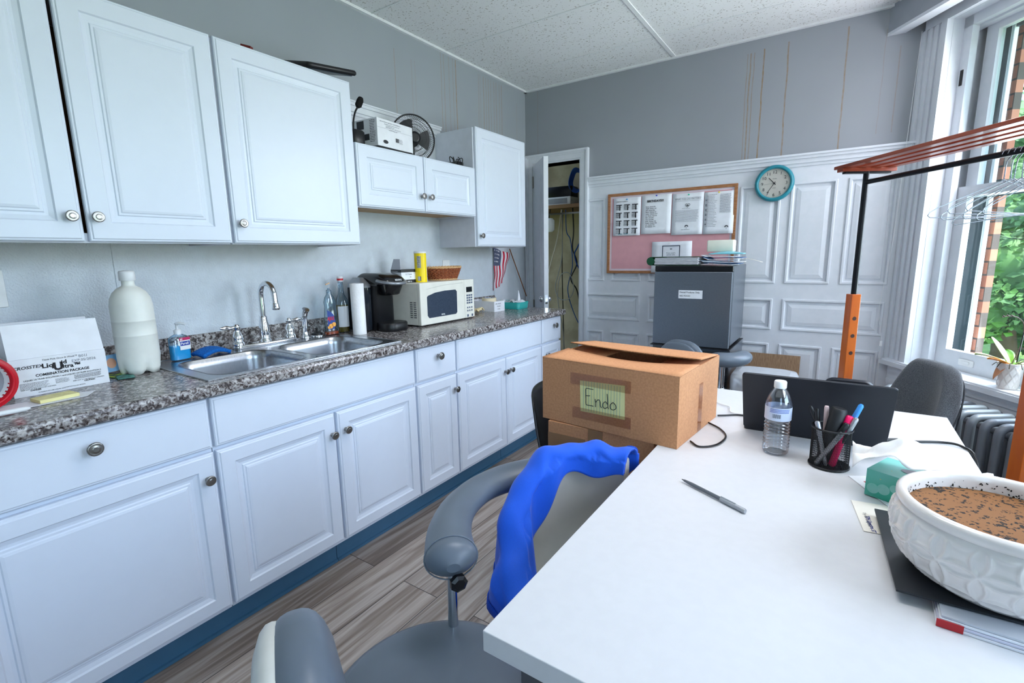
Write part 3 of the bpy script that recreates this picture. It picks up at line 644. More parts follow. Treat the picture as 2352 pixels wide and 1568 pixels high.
# hand sanitizer
t = thing('hand_sanitizer', 'blue hand sanitizer pump bottle on the corner of the sink deck', 'bottle', (.135, .83, .9165), R(12))
clearp = glassmat('clear_bottle_plastic', (225, 240, 248), .05, .35)
def ovr(z, a, b, n=28, p=3.2): return [(a*abs(math.cos(q))**(2/p)*(1 if math.cos(q) > 0 else -1), b*abs(math.sin(q))**(2/p)*(1 if math.sin(q) > 0 else -1), z) for q in [2*PI*k/n for k in range(n)]]
g = G(); g.loft([ovr(0, .018, .034), ovr(.004, .021, .037), ovr(.085, .021, .037), ovr(.094, .016, .028), ovr(.1, .012, .014), ovr(.104, .011, .011)]); g.build('bottle_body', clearp, t)
g = G(); g.loft([ovr(.003, .0195, .0355), ovr(.058, .0195, .0355)]); g.build('blue_gel', mat('blue_gel', (60, 186, 240), .1), t)
g = G(); g.lathe([(.013, .1), (.013, .117), (.008, .12), (.0045, .121), (.0045, .14), (.007, .141), (.007, .145)], 18); g.tube([(0, 0, .143), (.012, .004, .144), (.026, .012, .141), (.03, .014, .138)], [.005, .005, .004, .003], 10); g.build('pump', mat('clear_white_pump', (225, 230, 235), .3), t)
F = frame((.0216, 0, 0), (0, 1, 0), (0, 0, 1))
g = G(); g.box(-.012, .03, .04, .088, 0, .0006, 0, F); o = g.build('front_label', whitep, t)
g = G(); g.box(-.012, .03, .077, .088, .0006, .001, 0, F); g.build('label_band', mat('magenta_band', (190, 20, 90), .4), o)
g = G(); g.box(-.010, .028, .056, .073, .0006, .001, 0, F); g.build('label_band', mat('navy_band', (20, 50, 150), .4), o)
text('Purell', .013, whitep, o, F @ Matrix.Translation((-.0085, .0605, .0012)), bold=.02, shear=.1)
text('#1', .009, whitep, o, F @ Matrix.Translation((-.009, .0792, .0012)), bold=.03)
# sponge
t = thing('sponge', 'curled bright blue kitchen sponge on the left rim of the sink', 'sponge', (.145, .94, .9165), R(12))
g = G(); g.grid(lambda u, v: ((u-.5)*.072, (v-.5)*.12, .008+.016*math.sin(PI*v)+.004*math.sin(5*u)), 8, 16); g.build('sponge_body', mat('blue_sponge', (8, 110, 196), .9, rgb2=(0, 84, 166), scale=220, bump=.8, bscale=400, bdist=.002), t, solid=.014)
# dish soap
t = thing('dish_soap_bottle', 'nearly empty clear dish soap bottle with an orange slice label', 'bottle', (.135, 1.525, .9165), R(-5))
g = G(); g.loft([ovr(0, .016, .033, p=2.6), ovr(.005, .02, .037, p=2.6), ovr(.06, .02, .036, p=2.6), ovr(.11, .018, .033, p=2.5), ovr(.145, .017, .029, p=2.3), ovr(.165, .019, .031, p=2.3), ovr(.19, .016, .025, p=2.2), ovr(.205, .011, .014, p=2), ovr(.215, .0105, .0115, p=2)]); g.build('bottle_body', clearp, t)
g = G(); g.loft([ovr(.003, .0185, .0355, p=2.6), ovr(.016, .0185, .0355, p=2.6)]); g.build('orange_soap', mat('orange_soap', (214, 84, 24), .15, trans=.3), t)
g = G(); g.lathe([(.0125, .212), (.012, .226), (.006, .228), (.005, .236)], 16); g.build('cap', clearp, t)
g = G(); g.box(-.004, .004, -.006, .016, .236, .240, 0, Matrix.Rotation(R(20), 4, 'X') @ Matrix.Translation((0, .08, .005))); g.build('flip_top', mat('pale_orange_flip_top', (226, 178, 130), .4), t)
F = frame((.0204, 0, 0), (0, 1, 0), (0, 0, 1))
g = G(); g.add([(-.031, .03, 0), (.006, .03, 0), (.012, .07, 0), (.006, .1, 0), (-.01, .118, 0), (-.03, .128, 0)], [(0, 1, 2, 3, 4, 5)], T=F); o = g.build('front_label', mat('dark_blue_label', (20, 60, 140), .4), t)
text('AJAX', .026, mat('red_print', (200, 24, 40), .4), o, F @ Matrix.Translation((-.031, .075, .0007)), bold=.03, sx=.62); 
g = G()
for (cx, cy, r) in ((-.013, .046, .012), (.003, .053, .011), (-.024, .04, .008)): g.add([(cx+r*math.cos(a), cy+r*math.sin(a), .0008) for a in [2*PI*k/16 for k in range(16)]], [tuple(range(16))], T=F)
g.build('orange_slices', mat('orange_print', (244, 150, 40), .4, rgb2=(250, 190, 90), scale=200), o)
# vinegar bottle
t = thing('vinegar_bottle', 'tall glass bottle of amber vinegar behind the paper towel roll', 'bottle', (.085, 1.635, CZ))
g = G(); g.lathe([(.03, 0), (.034, .004), (.034, .15), (.03, .175), (.017, .2), (.0135, .225), (.013, .275), (.0145, .277), (.0145, .285)], 28); g.build('bottle_body', clearp, t)
g = G(); g.lathe([(.031, .004), (.031, .145)], 26); g.build('amber_vinegar', mat('amber_liquid', (176, 140, 40), .1, trans=.5), t)
g = G(); g.lathe([(.0155, .268), (.016, .27), (.016, .29), (.014, .294)], 20); g.build('cap', mat('white_red_cap', (225, 225, 228), .4), t)
g = G(); g.lathe([(.0162, .274), (.0162, .284)], 20, capa=False, capb=False); g.build('cap_band', mat('red_print', (200, 24, 40)), t)
g = G(); g.grid(lambda u, v: (.0346*math.cos(R(-75+100*u)), .0346*math.sin(R(-75+100*u)), .03+.11*v), 12, 1); g.build('paper_label', paper, t)
# paper towel
t = thing('paper_towel_roll', 'slim white paper towel roll standing beside the coffee maker', 'paper towel', (.225, 1.628, CZ))
pt = mat('quilted_paper_towel', (238, 238, 240), .85, bump=.7, bscale=120, bdist=.002)
g = G(); g.lathe([(.034, 0), (.0345, .26), (.018, .262), (.018, .20)], 32, capb=False); g.build('roll', pt, t)
# coffee maker
t = thing('coffee_maker', 'black single-cup coffee maker between the paper towel and the microwave', 'coffee maker', (.19, 1.785, CZ))
g = G()   # main body
def cm(z, x0, x1, y0, y1, r=.03): return rrect(x0, x1, y0, y1, r, z, 5)
g.loft([cm(0, -.12, .03, -.045, .098), cm(.004, -.124, .034, -.049, .1), cm(.2, -.124, .034, -.049, .1), cm(.24, -.12, .05, -.049, .098)], True, True); g.build('body', blackp, t)
g = G(); g.loft([cm(0, .03, .145, -.05, .1, .045), cm(.004, .02, .15, -.052, .102, .05), cm(.04, .02, .148, -.052, .102, .05), cm(.045, .02, .142, -.046, .096, .045)]); g.build('drip_tray', blackp, t)
g = G(); g.loft([cm(.19, .035, .105, -.02, .072, .03), cm(.195, .03, .115, -.028, .08, .035), cm(.25, .02, .14, -.04, .092, .045), cm(.258, .02, .142, -.042, .094, .045)]); g.build('brew_head', blackg, t)
g = G(); rs = []
for k in range(9):
    a = k/8; z = .25+.058*math.sin(a*PI/2); i = .055*(1-math.cos(a*PI/2)); rs.append(cm(z, -.128+i*1.1, .142-i*1.9, -.056+i*.55, .104-i*.55, .045*(1-a*.4)))
g.loft(rs); g.build('lid', blackg, t)
g = G(); g.tube(smooth_path([(.07, -.053, .268), (.11, -.05, .262), (.146, -.02, .255), (.156, .025, .253), (.146, .07, .255), (.11, .1, .262), (.07, .103, .268)], 5), .011, 12, flat=.8, up=(0, 0, 1)); g.build('handle', mat('silver_grey_plastic', (150, 154, 160), .3, .6), t)
g = G(); g.loft([cm(.008, -.118, .025, -.11, -.052, .025), cm(.012, -.12, .028, -.112, -.052, .025), cm(.235, -.12, .03, -.108, -.052, .025)]); g.build('water_reservoir', mat('smoked_reservoir', (36, 42, 50), .08, alpha=.82), t)
g = G(); g.loft([cm(.235, -.122, .033, -.111, -.052, .025), cm(.255, -.12, .02, -.106, -.052, .025), cm(.285, -.1, -.03, -.078, -.052, .012)]); g.build('reservoir_lid', mat('silver_grey_plastic', (150, 154, 160)), t)
text('KEURIG', .013, whitep, t, frame((.1425, .008, .267), (0, 1, 0), (-.35, 0, .93)), bold=.02, sx=1.05)
# microwave
mw = mat('ivory_enamel', (226, 224, 214), .35)
t = thing('microwave_oven', 'ivory microwave oven on the counter with can, box and basket on top', 'microwave', (.345, 1.945, CZ))
g = G(); g.box(-.30, -.012, .002, .478, .008, .243, 0)
for yy in (.03, .45):
    for xx in (-.27, -.04): g.lathe([(.012, 0), (.012, .008)], 12, c=(xx, yy, 0), mi=1)
g.build('case', [mw, blackp], t, bevel=.004)
g = G(); g.box(-.012, .012, 0, .385, .008, .246); g.build('door', mw, t, bevel=.005)
g = G(); g.box(-.012, .012, .3855, .48, .008, .246); g.build('control_panel', mw, t, bevel=.005)
F = frame((.0125, 0, 0), (0, 1, 0), (0, 0, 1))
g = G(); pts = [(.065, .045), (.298, .045), (.31, .055), (.312, .18), (.3, .192), (.2, .192), (.12, .186), (.06, .172), (.052, .165), (.052, .06)]
g.loft([[(x, y, 0) for x, y in pts], [(x*.985+.003, y*.985+.002, .0012) for x, y in pts]], False, True, 0, False, F); o = g.build('door_window', mat('dark_microwave_window', (52, 62, 78), .15, rgb2=(66, 76, 92), scale=400), t)
text('RIVAL', .012, whitep, o, F @ Matrix.Translation((.182, .052, .0016)), align='CENTER', bold=.02)
g = G(); g.add([(.03, .206, 0), (.08, .214, 0), (.2, .226, 0), (.37, .230, 0), (.37, .2275, 0), (.2, .2235, 0), (.08, .2115, 0)], [(0, 1, 2, 3, 4, 5, 6)], T=F); g.build('door_groove', mat('ivory_groove', (190, 188, 180), .5), t)
g = G(); g.box(.402, .458, .168, .2, 0, .0008, 0, F); g.build('display', mat('dark_display', (26, 30, 34), .2), t)
g = G()
for r in range(8):
    for c in range(3):
        if r < 4: g.box(.403+c*.020, .418+c*.020, .143-r*.0155, .153-r*.0155, 0, .001, 0, F)
        elif r < 6: g.add([(.4105+c*.02+.006*math.cos(a), .072-(r-4)*.019+.006*math.sin(a), .001) for a in [2*PI*k/10 for k in range(10)]], [tuple(range(10))], 0, False, F)
for yy in (.404, .448): g.box(yy, yy+.014, .015, .03, 0, .001, 0, F)
g.build('keypad', mat('grey_blue_keys', (84, 96, 120), .5), t)
g = G()
for r in range(8):
    for c in range(2):
        g.box(-.07+c*.028-.0, -.052+c*.028, -.0005, .0019, .05+r*.012, .055+r*.012, 0)
g.build('side_vents', mat('dark_vent', (90, 90, 92), .7), t)
MZ = CZ+.2435
# straw box
t = thing('straw_box', 'open white and black drinking straw box at the left end of the microwave top', 'box', (.125, 1.955, MZ), R(-4))
g = G(); g.box(0, .09, 0, .125, 0, .075, 0); g.box(-.001, .091, -.001, .126, 0, .018, 1); g.box(-.001, .091, -.001, .126, .06, .076, 1); g.build('carton_body', [paper, blackp], t)
g = G(); g.add([(.0, .0, .075), (.088, .0, .075), (.085, .0, .135), (.03, .0, .135)], [(0, 1, 2, 3)]); g.build('end_flap', mat('pale_grey_board', (196, 198, 208), .6), t, solid=.002)
F = frame((.0915, 0, 0), (0, 1, 0), (0, 0, 1)); g = G(); glyphs(g, '5.5" Straw', .011, F @ Matrix.Translation((.03, .045, 0))); glyphs(g, 'Stir', .009, F @ Matrix.Translation((.06, .03, 0))); g.build('lettering', ink, t)
g = G(); glyphs(g, '1000 Ct.', .010, F @ Matrix.Translation((.04, .004, .0005)), bold=.02); g.build('lettering', whitep, t); g = G(); glyphs(g, '5.5" Stir Up Straws', .0075, frame((.005, -.0015, .063), (1, 0, 0), (0, 0, 1))); g.build('lettering', whitep, t)
# yellow canister
t = thing('creamer_canister', 'tall yellow cardboard canister on the microwave beside the basket', 'canister', (.235, 2.085, MZ))
yl = mat('bright_yellow_print', (246, 216, 8), .35)
g = G(); g.lathe([(.0355, 0), (.0355, .172)], 36); g.build('can', yl, t)
g = G(); g.lathe([(.0365, .166), (.0365, .176), (.03, .177)], 36); g.build('lid', whitep, t)
def wrap(a0, a1, z0, z1, r=.0358, n=8): 
    gg = G(); gg.grid(lambda u, v: (r*math.cos(R(a0+(a1-a0)*u)), r*math.sin(R(a0+(a1-a0)*u)), z0+(z1-z0)*v), n, 1); return gg
g = wrap(-80, -42, .082, .15); g.build('nutrition_panel', mat('grey_print_panel', (196, 196, 190), .5, rgb2=(110, 110, 104), scale=260, stretch=(.3, .3, 3)), t)
g = wrap(-78, -46, .008, .034); g.build('barcode', mat('barcode_print', (230, 230, 230), .5, rgb2=(40, 40, 44), scale=320, stretch=(2, 2, .01), lo=.48, hi=.52), t)
g = wrap(25, 75, .0, .17); g.build('white_stripe', whitep, t)
g = G(); rules(g, -.022, .022, .02, .12, 12, .004, frame((.026, -.026, 0), (.707, .707, 0), (0, 0, 1)) @ Matrix.Translation((.012, 0, .0)), jitter=.4)
# basket
t = thing('wicker_basket', 'small oval brown wicker basket on top of the microwave', 'basket', (.19, 2.325, MZ))
wk = mat('brown_wicker', (160, 84, 44), .55, rgb2=(120, 58, 30), scale=120); wl_ = mat('pale_willow', (206, 164, 116), .55)
g = G(); nst = 26; nl = 8
def bk(a, h): k = 1+.32*h; return (.068*k*math.cos(a), .105*k*math.sin(a), .006+.072*h)
for l in range(nl):
    h = (l+.8)/(nl+.6)
    pts = []
    for q in range(nst*4):
        a = 2*PI*q/(nst*4); x, y, z = bk(a, h); k = 1+.035*math.sin(a*nst/1.0+(PI if l % 2 else 0)); pts.append((x*k, y*k, z))
    g.tube(pts, .0043, 6, closed=True)
g.build('weave', wk, t)
g = G()
for q in range(nst): a = 2*PI*(q+.5)/nst; g.tube([bk(a, 0), bk(a, .5), bk(a, 1)], .002, 5)
g.build('stakes', wl_, t)
for h, r in ((1.0, .0055), (0.0, .0048)):
    g = G()
    for ph in (0, PI): g.tube([tuple(Vector(bk(2*PI*q/96, h))+Vector((0, 0, .004*math.sin(2*PI*q/96*18+ph)))+Vector((.003*math.cos(2*PI*q/96), .003*math.sin(2*PI*q/96), 0))*math.cos(2*PI*q/96*18+ph)) for q in range(96)], r*.75, 6, closed=True)
    g.build('rim' if h else 'foot_ring', wl_, t)
g = G(); g.lathe([(1, 0), (.001, .001)], 30, sx=.066, sy=.103, c=(0, 0, .004)); g.build('basket_floor', wk, t)
# small things right of the microwave
t = thing('brown_paper_packet', 'small brown paper packet leaning against the right side of the microwave', 'packet', (.325, 2.432, CZ), R(-4))
g = G(); g.box(-.07, .0, 0, .035, 0, .078, 0); g.build('packet_body', mat('dull_brown_paper', (150, 126, 112), .8, bump=.3, bscale=80), t, bevel=.006)
t = thing('rubber_glove', 'crumpled cream latex glove on the counter by the small white box', 'glove', (.20, 2.64, CZ), R(20))
cg = mat('cream_latex', (226, 206, 160), .6)
g = G(); g.grid(lambda u, v: (.05*(u-.5)+.008*math.sin(9*v), .09*(v-.5), .012+.012*math.sin(7*u+2)*math.cos(8*v)+.01*math.sin(PI*u)), 12, 16); g.build('cuff', cg, t, solid=.003)
for k in range(4):
    g = G(); g.tube(smooth_path([(-.02+k*.013, .035, .016), (-.022+k*.015, .055, .02+.004*k), (-.02+k*.018, .072+.004*(k % 2), .010)], 4), [.0065]*9, 8, flat=.6); g.build('finger', cg, t)
t = thing('small_parts_box', 'small open white box with handwriting and a roll of tape in it', 'box', (.045, 2.745, CZ), R(-3))
g = G(); X, Y, Z_ = .245, .118, .072
g.box(0, X, 0, .003, 0, Z_); g.box(0, X, Y-.003, Y, 0, Z_); g.box(0, .003, .003, Y-.003, 0, Z_); g.box(X-.003, X, .003, Y-.003, 0, Z_); g.box(.003, X-.003, .003, Y-.003, 0, .055); g.build('box_body', cw, t)
g = G(); F = frame((X+.0005, 0, 0), (0, 1, 0), (0, 0, 1)); glyphs(g, 'GM, MI #2', .014, F @ Matrix.Translation((.012, .05, 0)), shear=.2); glyphs(g, '& tubes', .013, F @ Matrix.Translation((.03, .034, 0)), shear=.2); glyphs(g, '5 mm', .013, F @ Matrix.Translation((.035, .014, 0)), shear=.2); g.build('handwriting', ink, t)
t = thing('masking_tape_roll', 'roll of cream masking tape sitting in the small white box', 'tape', (.20, 2.795, CZ+.0555))
g = G(); g.lathe([(.038, 0), (.052, 0), (.052, .036), (.038, .036), (.038, 0)], 32, capa=False, capb=False, sm=False); g.build('tape', mat('cream_masking_tape', (226, 212, 182), .7), t)
g = G(); g.lathe([(.0365, 0), (.038, 0), (.038, .0365), (.0365, .0365), (.0365, 0)], 32, capa=False, capb=False); g.build('core', mat('printed_core', (200, 206, 216), .6, rgb2=(110, 130, 170), scale=90, lo=.5, hi=.55), t)
t = thing('teal_tray', 'translucent teal plastic tray of wrapped supplies near the counter end', 'tray', (.235, 3.005, CZ), R(2))
tl = mat('teal_plastic', (52, 168, 164), .25, alpha=.92)
g = G(); rs = [rrect(-.12, .12, -.07, .07, .02, 0), rrect(-.128, .128, -.078, .078, .024, .05), rrect(-.125, .125, -.075, .075, .022, .05), rrect(-.117, .117, -.067, .067, .018, .004)]
g.loft(rs, True, True); g.build('tray_body', tl, t)
t = thing('wrapped_supplies', 'heap of clear and white wrapped packets in the teal tray', 'packets', (.235, 3.005, CZ+.008), R(2)) ; 
clr = mat('crumpled_clear_wrap', (214, 222, 226), .25, alpha=.8)
for k in range(5):
    g = G(); ox, oy = (-.08+.04*k), (.02*(-1)**k); rr = random.Random(k)
    g.grid(lambda u, v: (ox+(u-.5)*.085, oy+(v-.5)*.08, .03+.012*math.sin(7*u+k)*math.cos(6*v+k*2)+.012*math.sin(PI*u)), 10, 10); g.build('packet', clr if k % 2 else paper, t, solid=.002)
g = G(); g.add([(.06, .02, .04), (.06, .062, .045), (.045, .06, .115), (.055, .035, .125)], [(0, 1, 2, 3)]); g.build('upright_wrapper', paper, t, solid=.0012)
# outlets and flag
for (y, z, lab, w) in ((2.565, 1.215, 'white duplex wall outlet behind the wicker basket', .072), (.365, 1.22, 'white wall switch plate at the left edge above the carton', .075)):
    t = thing('wall_outlet' if w < .073 else 'switch_plate', lab, 'outlet' if w < .073 else 'switch', (.0065, y, z))
    g = G(); g.rbox(-w/2, w/2, -.06, .06, 0, .005, .004, T=frame((0, 0, 0), (0, 1, 0), (0, 0, 1))); g.build('cover_plate', whitep, t)
    for s in (-1, 1):
        g = G(); g.rbox(-.017, .017, s*.022-.014, s*.022+.014, .005, .007, .006, T=frame((0, 0, 0), (0, 1, 0), (0, 0, 1))); g.build('socket' if w < .073 else 'rocker', whitep, t)
t = thing('small_american_flag', 'small american flag on a wooden stick leaning against the corner wall', 'flag', (.03, 3.35, 1.19))
g = G(); g.cyl((.012, .2, -.24), (.004, -.035, .16), .004, n=10); g.build('stick', mat('brown_dowel', (140, 90, 56), .6), t)
fr_ = mat('flag_red', (196, 40, 66), .7); fw_ = mat('flag_white', (226, 224, 228), .7); fb_ = mat('flag_canton_blue', (84, 92, 118), .7)
def fl(u, v):   # u across the hoist (0 = canton corner), v down the fly
    a = Vector((0, -.238, .17)); b = Vector((0, -.012, .125)); c = Vector((0, -.242, -.165)); d = Vector((0, -.1, -.11))
    p = (a*(1-u)+b*u)*(1-v)+(c*(1-u)+d*u)*v
    p.x = -.016+.010*math.sin(u*9+v*3)+.004*math.sin(v*12); p.y += .01*math.sin(v*5)*u; return tuple(p)
g = G(); nu, nv = 26, 24
vs = [fl(i/nu, j/nv) for j in range(nv+1) for i in range(nu+1)]; g.v = vs
for j in range(nv):
    for i in range(nu):
        s = i//2; m_ = 0 if s % 2 == 0 else 1
        if i < 14 and j < 10: m_ = 2
        g.f.append((j*(nu+1)+i, j*(nu+1)+i+1, (j+1)*(nu+1)+i+1, (j+1)*(nu+1)+i)); g.m.append(m_); g.s.append(True)
g.build('flag_cloth', [fr_, fw_, fb_], t, solid=.0008)
g = G()
for i in range(5):
    for j in range(4):
        p = Vector(fl((i+.6)/13, (j+.6)/11.5)); p.x += .0025
        g.add([(p.x, p.y+(.007 if k % 2 == 0 else .003)*math.sin(2*PI*k/10), p.z+(.007 if k % 2 == 0 else .003)*math.cos(2*PI*k/10)) for k in range(10)], [tuple(range(10))])
g.build('stars', fw_, t)

# ------------------------------------------------------------------ things on top of the wall cabinets
t = thing('black_tray_device', 'flat black plastic device tilted on top of the cabinet above the sink', 'device', (.215, 1.520, 2.106), 0)
g = G(); M = Matrix.Rotation(R(14), 4, 'Y') @ Matrix.Rotation(R(7), 4, 'X') @ Matrix.Translation((0, 0, .034))
g.rbox(-.10, .10, -.13, .13, 0, .022, .02, T=M); o = g.build('shell', blackp, t, loc=(0, 0, .004))
g = G(); g.rbox(-.085, .085, -.115, .115, -.004, 0, .015, T=M); 
g.lathe([(.006, -.002), (.006, 0)], 10, c=(.06, .08, 0), T=M); g.build('underside_panel', mat('dark_slate_plastic', (46, 60, 72), .4), t, loc=(0, 0, .004))
t = thing('small_red_scrap', 'tiny dark red scrap on top of the leftmost tall cabinet joint', 'scrap', (.27, 1.145, 2.0915), R(30))
g = G(); g.box(-.02, .02, -.009, .009, 0, .03, 0, Matrix.Rotation(R(15), 4, 'Y')); g.build('scrap', mat('dark_red_board', (112, 34, 30), .6), t)
TZ = 1.8335
t = thing('flat_black_router', 'flat black box under the white printed device box on the short cabinet', 'device', (.10, 1.765, TZ))
g = G(); g.rbox(0, .195, 0, .25, 0, .02, .012); g.build('case', blackp, t)
t = thing('device_box', 'white printed product box lying on the short wall cabinet beside the fan', 'box', (.30, 1.762, TZ+.0205), R(4))
g = G(); g.box(-.19, 0, 0, .262, 0, .132); g.build('carton_body', cw, t, bevel=.001)
g = G(); g.box(0, .0004, 0, .262, .088, .0886); g.build('lid_seam', grayink, t)
F = frame((.001, 0, 0), (0, 1, 0), (0, 0, 1)); g = G()
glyphs(g, 'FOR HOUSEHOLD USE ONLY / USO DOMÉSTICO', .0068, F @ Matrix.Translation((.02, .116, 0))); glyphs(g, 'WARNING: Cancer and Reproductive Harm', .006, F @ Matrix.Translation((.05, .107, 0))); glyphs(g, 'www.P65Warnings.ca.gov', .006, F @ Matrix.Translation((.06, .100, 0)))
glyphs(g, 'ADVERTENCIA: Cáncer y daño reproductivo', .006, F @ Matrix.Translation((.06, .093, 0))); glyphs(g, 'www.P65Warnings.ca.gov', .006, F @ Matrix.Translation((.08, .083, 0)))
rules(g, .155, .185, .03, .05, 5, .0016, F); g.build('lettering', grayink, t)
g = G(); 
for k in range(14): g.box(.128+k*.0018, .129+k*.0018, .034, .054, 0, .0003, 0, F)
g.add([(.055+.018*math.cos(a), .024+.009*math.sin(a), .0003) for a in [2*PI*k/14 for k in range(14)]], [tuple(range(14))], T=F)
g.rbox(-.0, .0, 0, 0, 0, 0, .0002) if False else None
M = frame((-.19, -.0006, 0), (1, 0, 0), (0, 0, 1))
g.box(.05, .1, .085, .125, 0, .0004, 0, M); g.add([(.055+.022*math.cos(a), .045+.026*math.sin(a), .0004) for a in [2*PI*k/18 for k in range(18)]], [tuple(range(18))], T=M); g.box(.095, .135, .03, .06, 0, .0004, 0, M); rules(g, .14, .18, .02, .12, 14, .003, M)
g.build('printed_graphics', mat('charcoal_print', (44, 46, 52), .5), t)
# fan
t = thing('desk_fan', 'black round wire-cage desk fan on the short cabinet behind the box', 'fan', (.16, 2.145, TZ), R(-25))
g = G(); g.rbox(-.05, .05, -.07, .07, 0, .012, .03); g.tube([(0, -.0, .01), (-.03, 0, .05), (-.035, 0, .12)], .008, 10); g.build('base', blackp, t)
fc = Vector((0, 0, .135)); rr_ = .128
g = G(); g.lathe([(.045, -.06), (.045, -.01), (.02, .0)], 20, T=frame(tuple(fc), (0, 1, 0), (0, 0, 1))); g.build('motor', blackp, t)
g = G()
for k in range(3):
    a0 = 2*PI*k/3
    g.grid(lambda u, v: (fc.x+.008+.014*(v-.5), fc.y+(.02+.085*u)*math.cos(a0+(v-.5)*(1.3-.2*u)), fc.z+(.02+.085*u)*math.sin(a0+(v-.5)*(1.3-.2*u))), 6, 6)
g.build('fan_blades', mat('dark_grey_blade', (52, 54, 58), .4), t)
g = G()
def cage(r, side): return fc.x+.018+side*(.028*(1-(r/rr_)**4)+.0)
for side in (1, -1):
    for k in range(72):
        a = 2*PI*k/72; pts = []
        for j in range(7):
            r = .03+(rr_-.03)*j/6; aa = a+.35*side*(j/6); pts.append((cage(r, side), r*math.cos(aa), fc.z+r*math.sin(aa)))
        g.tube(pts, .0009, 3)
    for r in (.03, .07, .1): g.tube([(cage(r, side), r*math.cos(2*PI*q/36), fc.z+r*math.sin(2*PI*q/36)) for q in range(36)], .0014, 4, closed=True)
g.tube([(fc.x+.018, rr_*math.cos(2*PI*q/48), fc.z+rr_*math.sin(2*PI*q/48)) for q in range(48)], .0045, 8, closed=True)
g.build('wire_cage', blackp, t)
g = G(); g.lathe([(.032, 0), (.032, .006), (.02, .008)], 24, T=frame((cage(.02, 1)-.004, 0, fc.z), (0, 1, 0), (0, 0, 1))); g.build('centre_badge', blackp, t)
# microphone
t = thing('gooseneck_microphone', 'black foam-tipped gooseneck microphone beside the tall wall cabinet', 'microphone', (.22, 1.69, TZ))
g = G(); g.rbox(-.04, .04, -.04, .035, 0, .085, .02); g.build('base', blackp, t)
g = G(); g.tube(smooth_path([(0, -.01, .08), (0, -.005, .13), (0, .01, .175), (0, .03, .205)], 5), .0045, 10); g.build('gooseneck', blackp, t)
g = G(); g.tube([(0, .026, .2), (0, .031, .209), (0, .045, .235), (0, .05, .248), (0, .052, .252)], [.009, .0165, .0165, .012, .004], 16); g.build('foam_windscreen', mat('black_foam', (16, 16, 18), .95, bump=.5, bscale=500), t)
# adapter
t = thing('power_adapter', 'tangled black power adapter on the right end of the short wall cabinet', 'adapter', (.22, 2.46, TZ))
g = G(); g.rbox(-.03, .03, -.02, .035, 0, .045, .006); g.build('plug_block', blackp, t)
g = G(); pts = [(.02*math.cos(a*1.3)+.02, -.03+.045*math.sin(a), .035+.03*math.cos(a*1.7)) for a in [k*.45 for k in range(40)]]; g.tube(smooth_path(pts, 3), .0028, 6); g.build('cord', blackp, t)

# ------------------------------------------------------------------ closet contents
t = thing('closet_shelf', 'wooden shelf with metal brackets high in the cable closet', 'shelf', (0, 0, 0))
g = G(); g.box(-.268, .745, 3.90, 4.345, 1.70, 1.73); g.build('shelf_board', mat('raw_shelf_wood', (150, 116, 84), .7), t)
g = G(); g.box(-.26, .7, 3.90, 3.91, 1.645, 1.66); g.build('bracket', nickel, t)
t = thing('router_box', 'white and grey network box at the front of the closet shelf', 'router', (.13, 4.0, 1.7305), 0)
g = G(); g.rbox(-.19, .13, -.06, .12, 0, .07, .01); g.build('case', whitep, t)
g = G(); g.box(-.17, .1, -.0615, -.060, .012, .056); g.build('grille', mat('grey_grille', (150, 152, 158), .5), t)
t = thing('black_modem', 'black modem stacked on the white network box in the closet', 'modem', (.12, 4.02, 1.801), R(4))
g = G(); g.rbox(-.18, .14, -.07, .09, 0, .09, .012); g.build('case', blackp, t)
blue = mat('blue_cable_jacket', (20, 72, 150), .4); greyc = mat('grey_cable_jacket', (168, 168, 166), .5)
def cable(lab, pts, r, m, k=8, name='cable', cat='cable', group=None, smooth=True):
    g = G(); g.tube(smooth_path(pts, k) if smooth else pts, r, 8); o = g.build(name, m); return tag(o, lab, cat, group)
g = G()
for i in range(7): 
    rr = .085-.004*i; g.tube([(.30+rr*math.cos(a)*.8, 3.97+.006*i+.01*math.sin(3*a), 1.93+rr*1.2*math.sin(a)) for a in [2*PI*k/28 for k in range(28)]], .0045, 6, closed=True)
tag(g.build('network_cable_coil', blue), 'coil of blue network cable leaning beside the black modem', 'cable')
cable('long black power cord hanging down the closet to the outlet', [(.27, 3.97, 1.70), (.28, 3.97, 1.5), (.27, 3.97, 1.35), (.31, 3.98, 1.22), (.25, 3.98, 1.08), (.30, 4.0, .98), (.33, 4.0, .85), (.28, 4.1, .74), (.22, 4.25, .78), (.24, 4.33, .87)], .006, blackp)
cable('blue network cable running down the middle of the closet', [(.20, 3.97, 1.69), (.21, 3.97, 1.5), (.25, 3.97, 1.42), (.27, 3.97, 1.2), (.22, 3.98, 1.0), (.25, 3.98, .85), (.33, 3.98, .68), (.40, 4.0, .6)], .004, blue)
cable('grey cable looped in a wide ring in the closet', [(.17, 3.96, 1.69), (.17, 3.96, 1.3), (.13, 3.96, 1.12), (.10, 3.96, 1.0), (.14, 3.96, .90), (.24, 3.96, .90), (.29, 3.96, 1.0), (.24, 3.96, 1.13), (.15, 3.96, 1.1), (.12, 3.97, .9), (.17, 3.98, .6), (.19, 3.98, .3), (.2, 3.98, .02)], .004, greyc)
cable('thin white rope hanging beside the closet door edge', [(.18, 3.93, 1.69), (.14, 3.93, 1.45), (.08, 3.93, 1.25), (.02, 3.93, 1.05), (-.02, 3.93, .80)], .005, mat('off_white_rope', (206, 198, 180), .8))
cable('dark cable running straight to the closet floor', [(.155, 4.0, 1.69), (.15, 4.0, 1.2), (.16, 4.0, .8), (.17, 4.02, .02)], .0045, blackp)
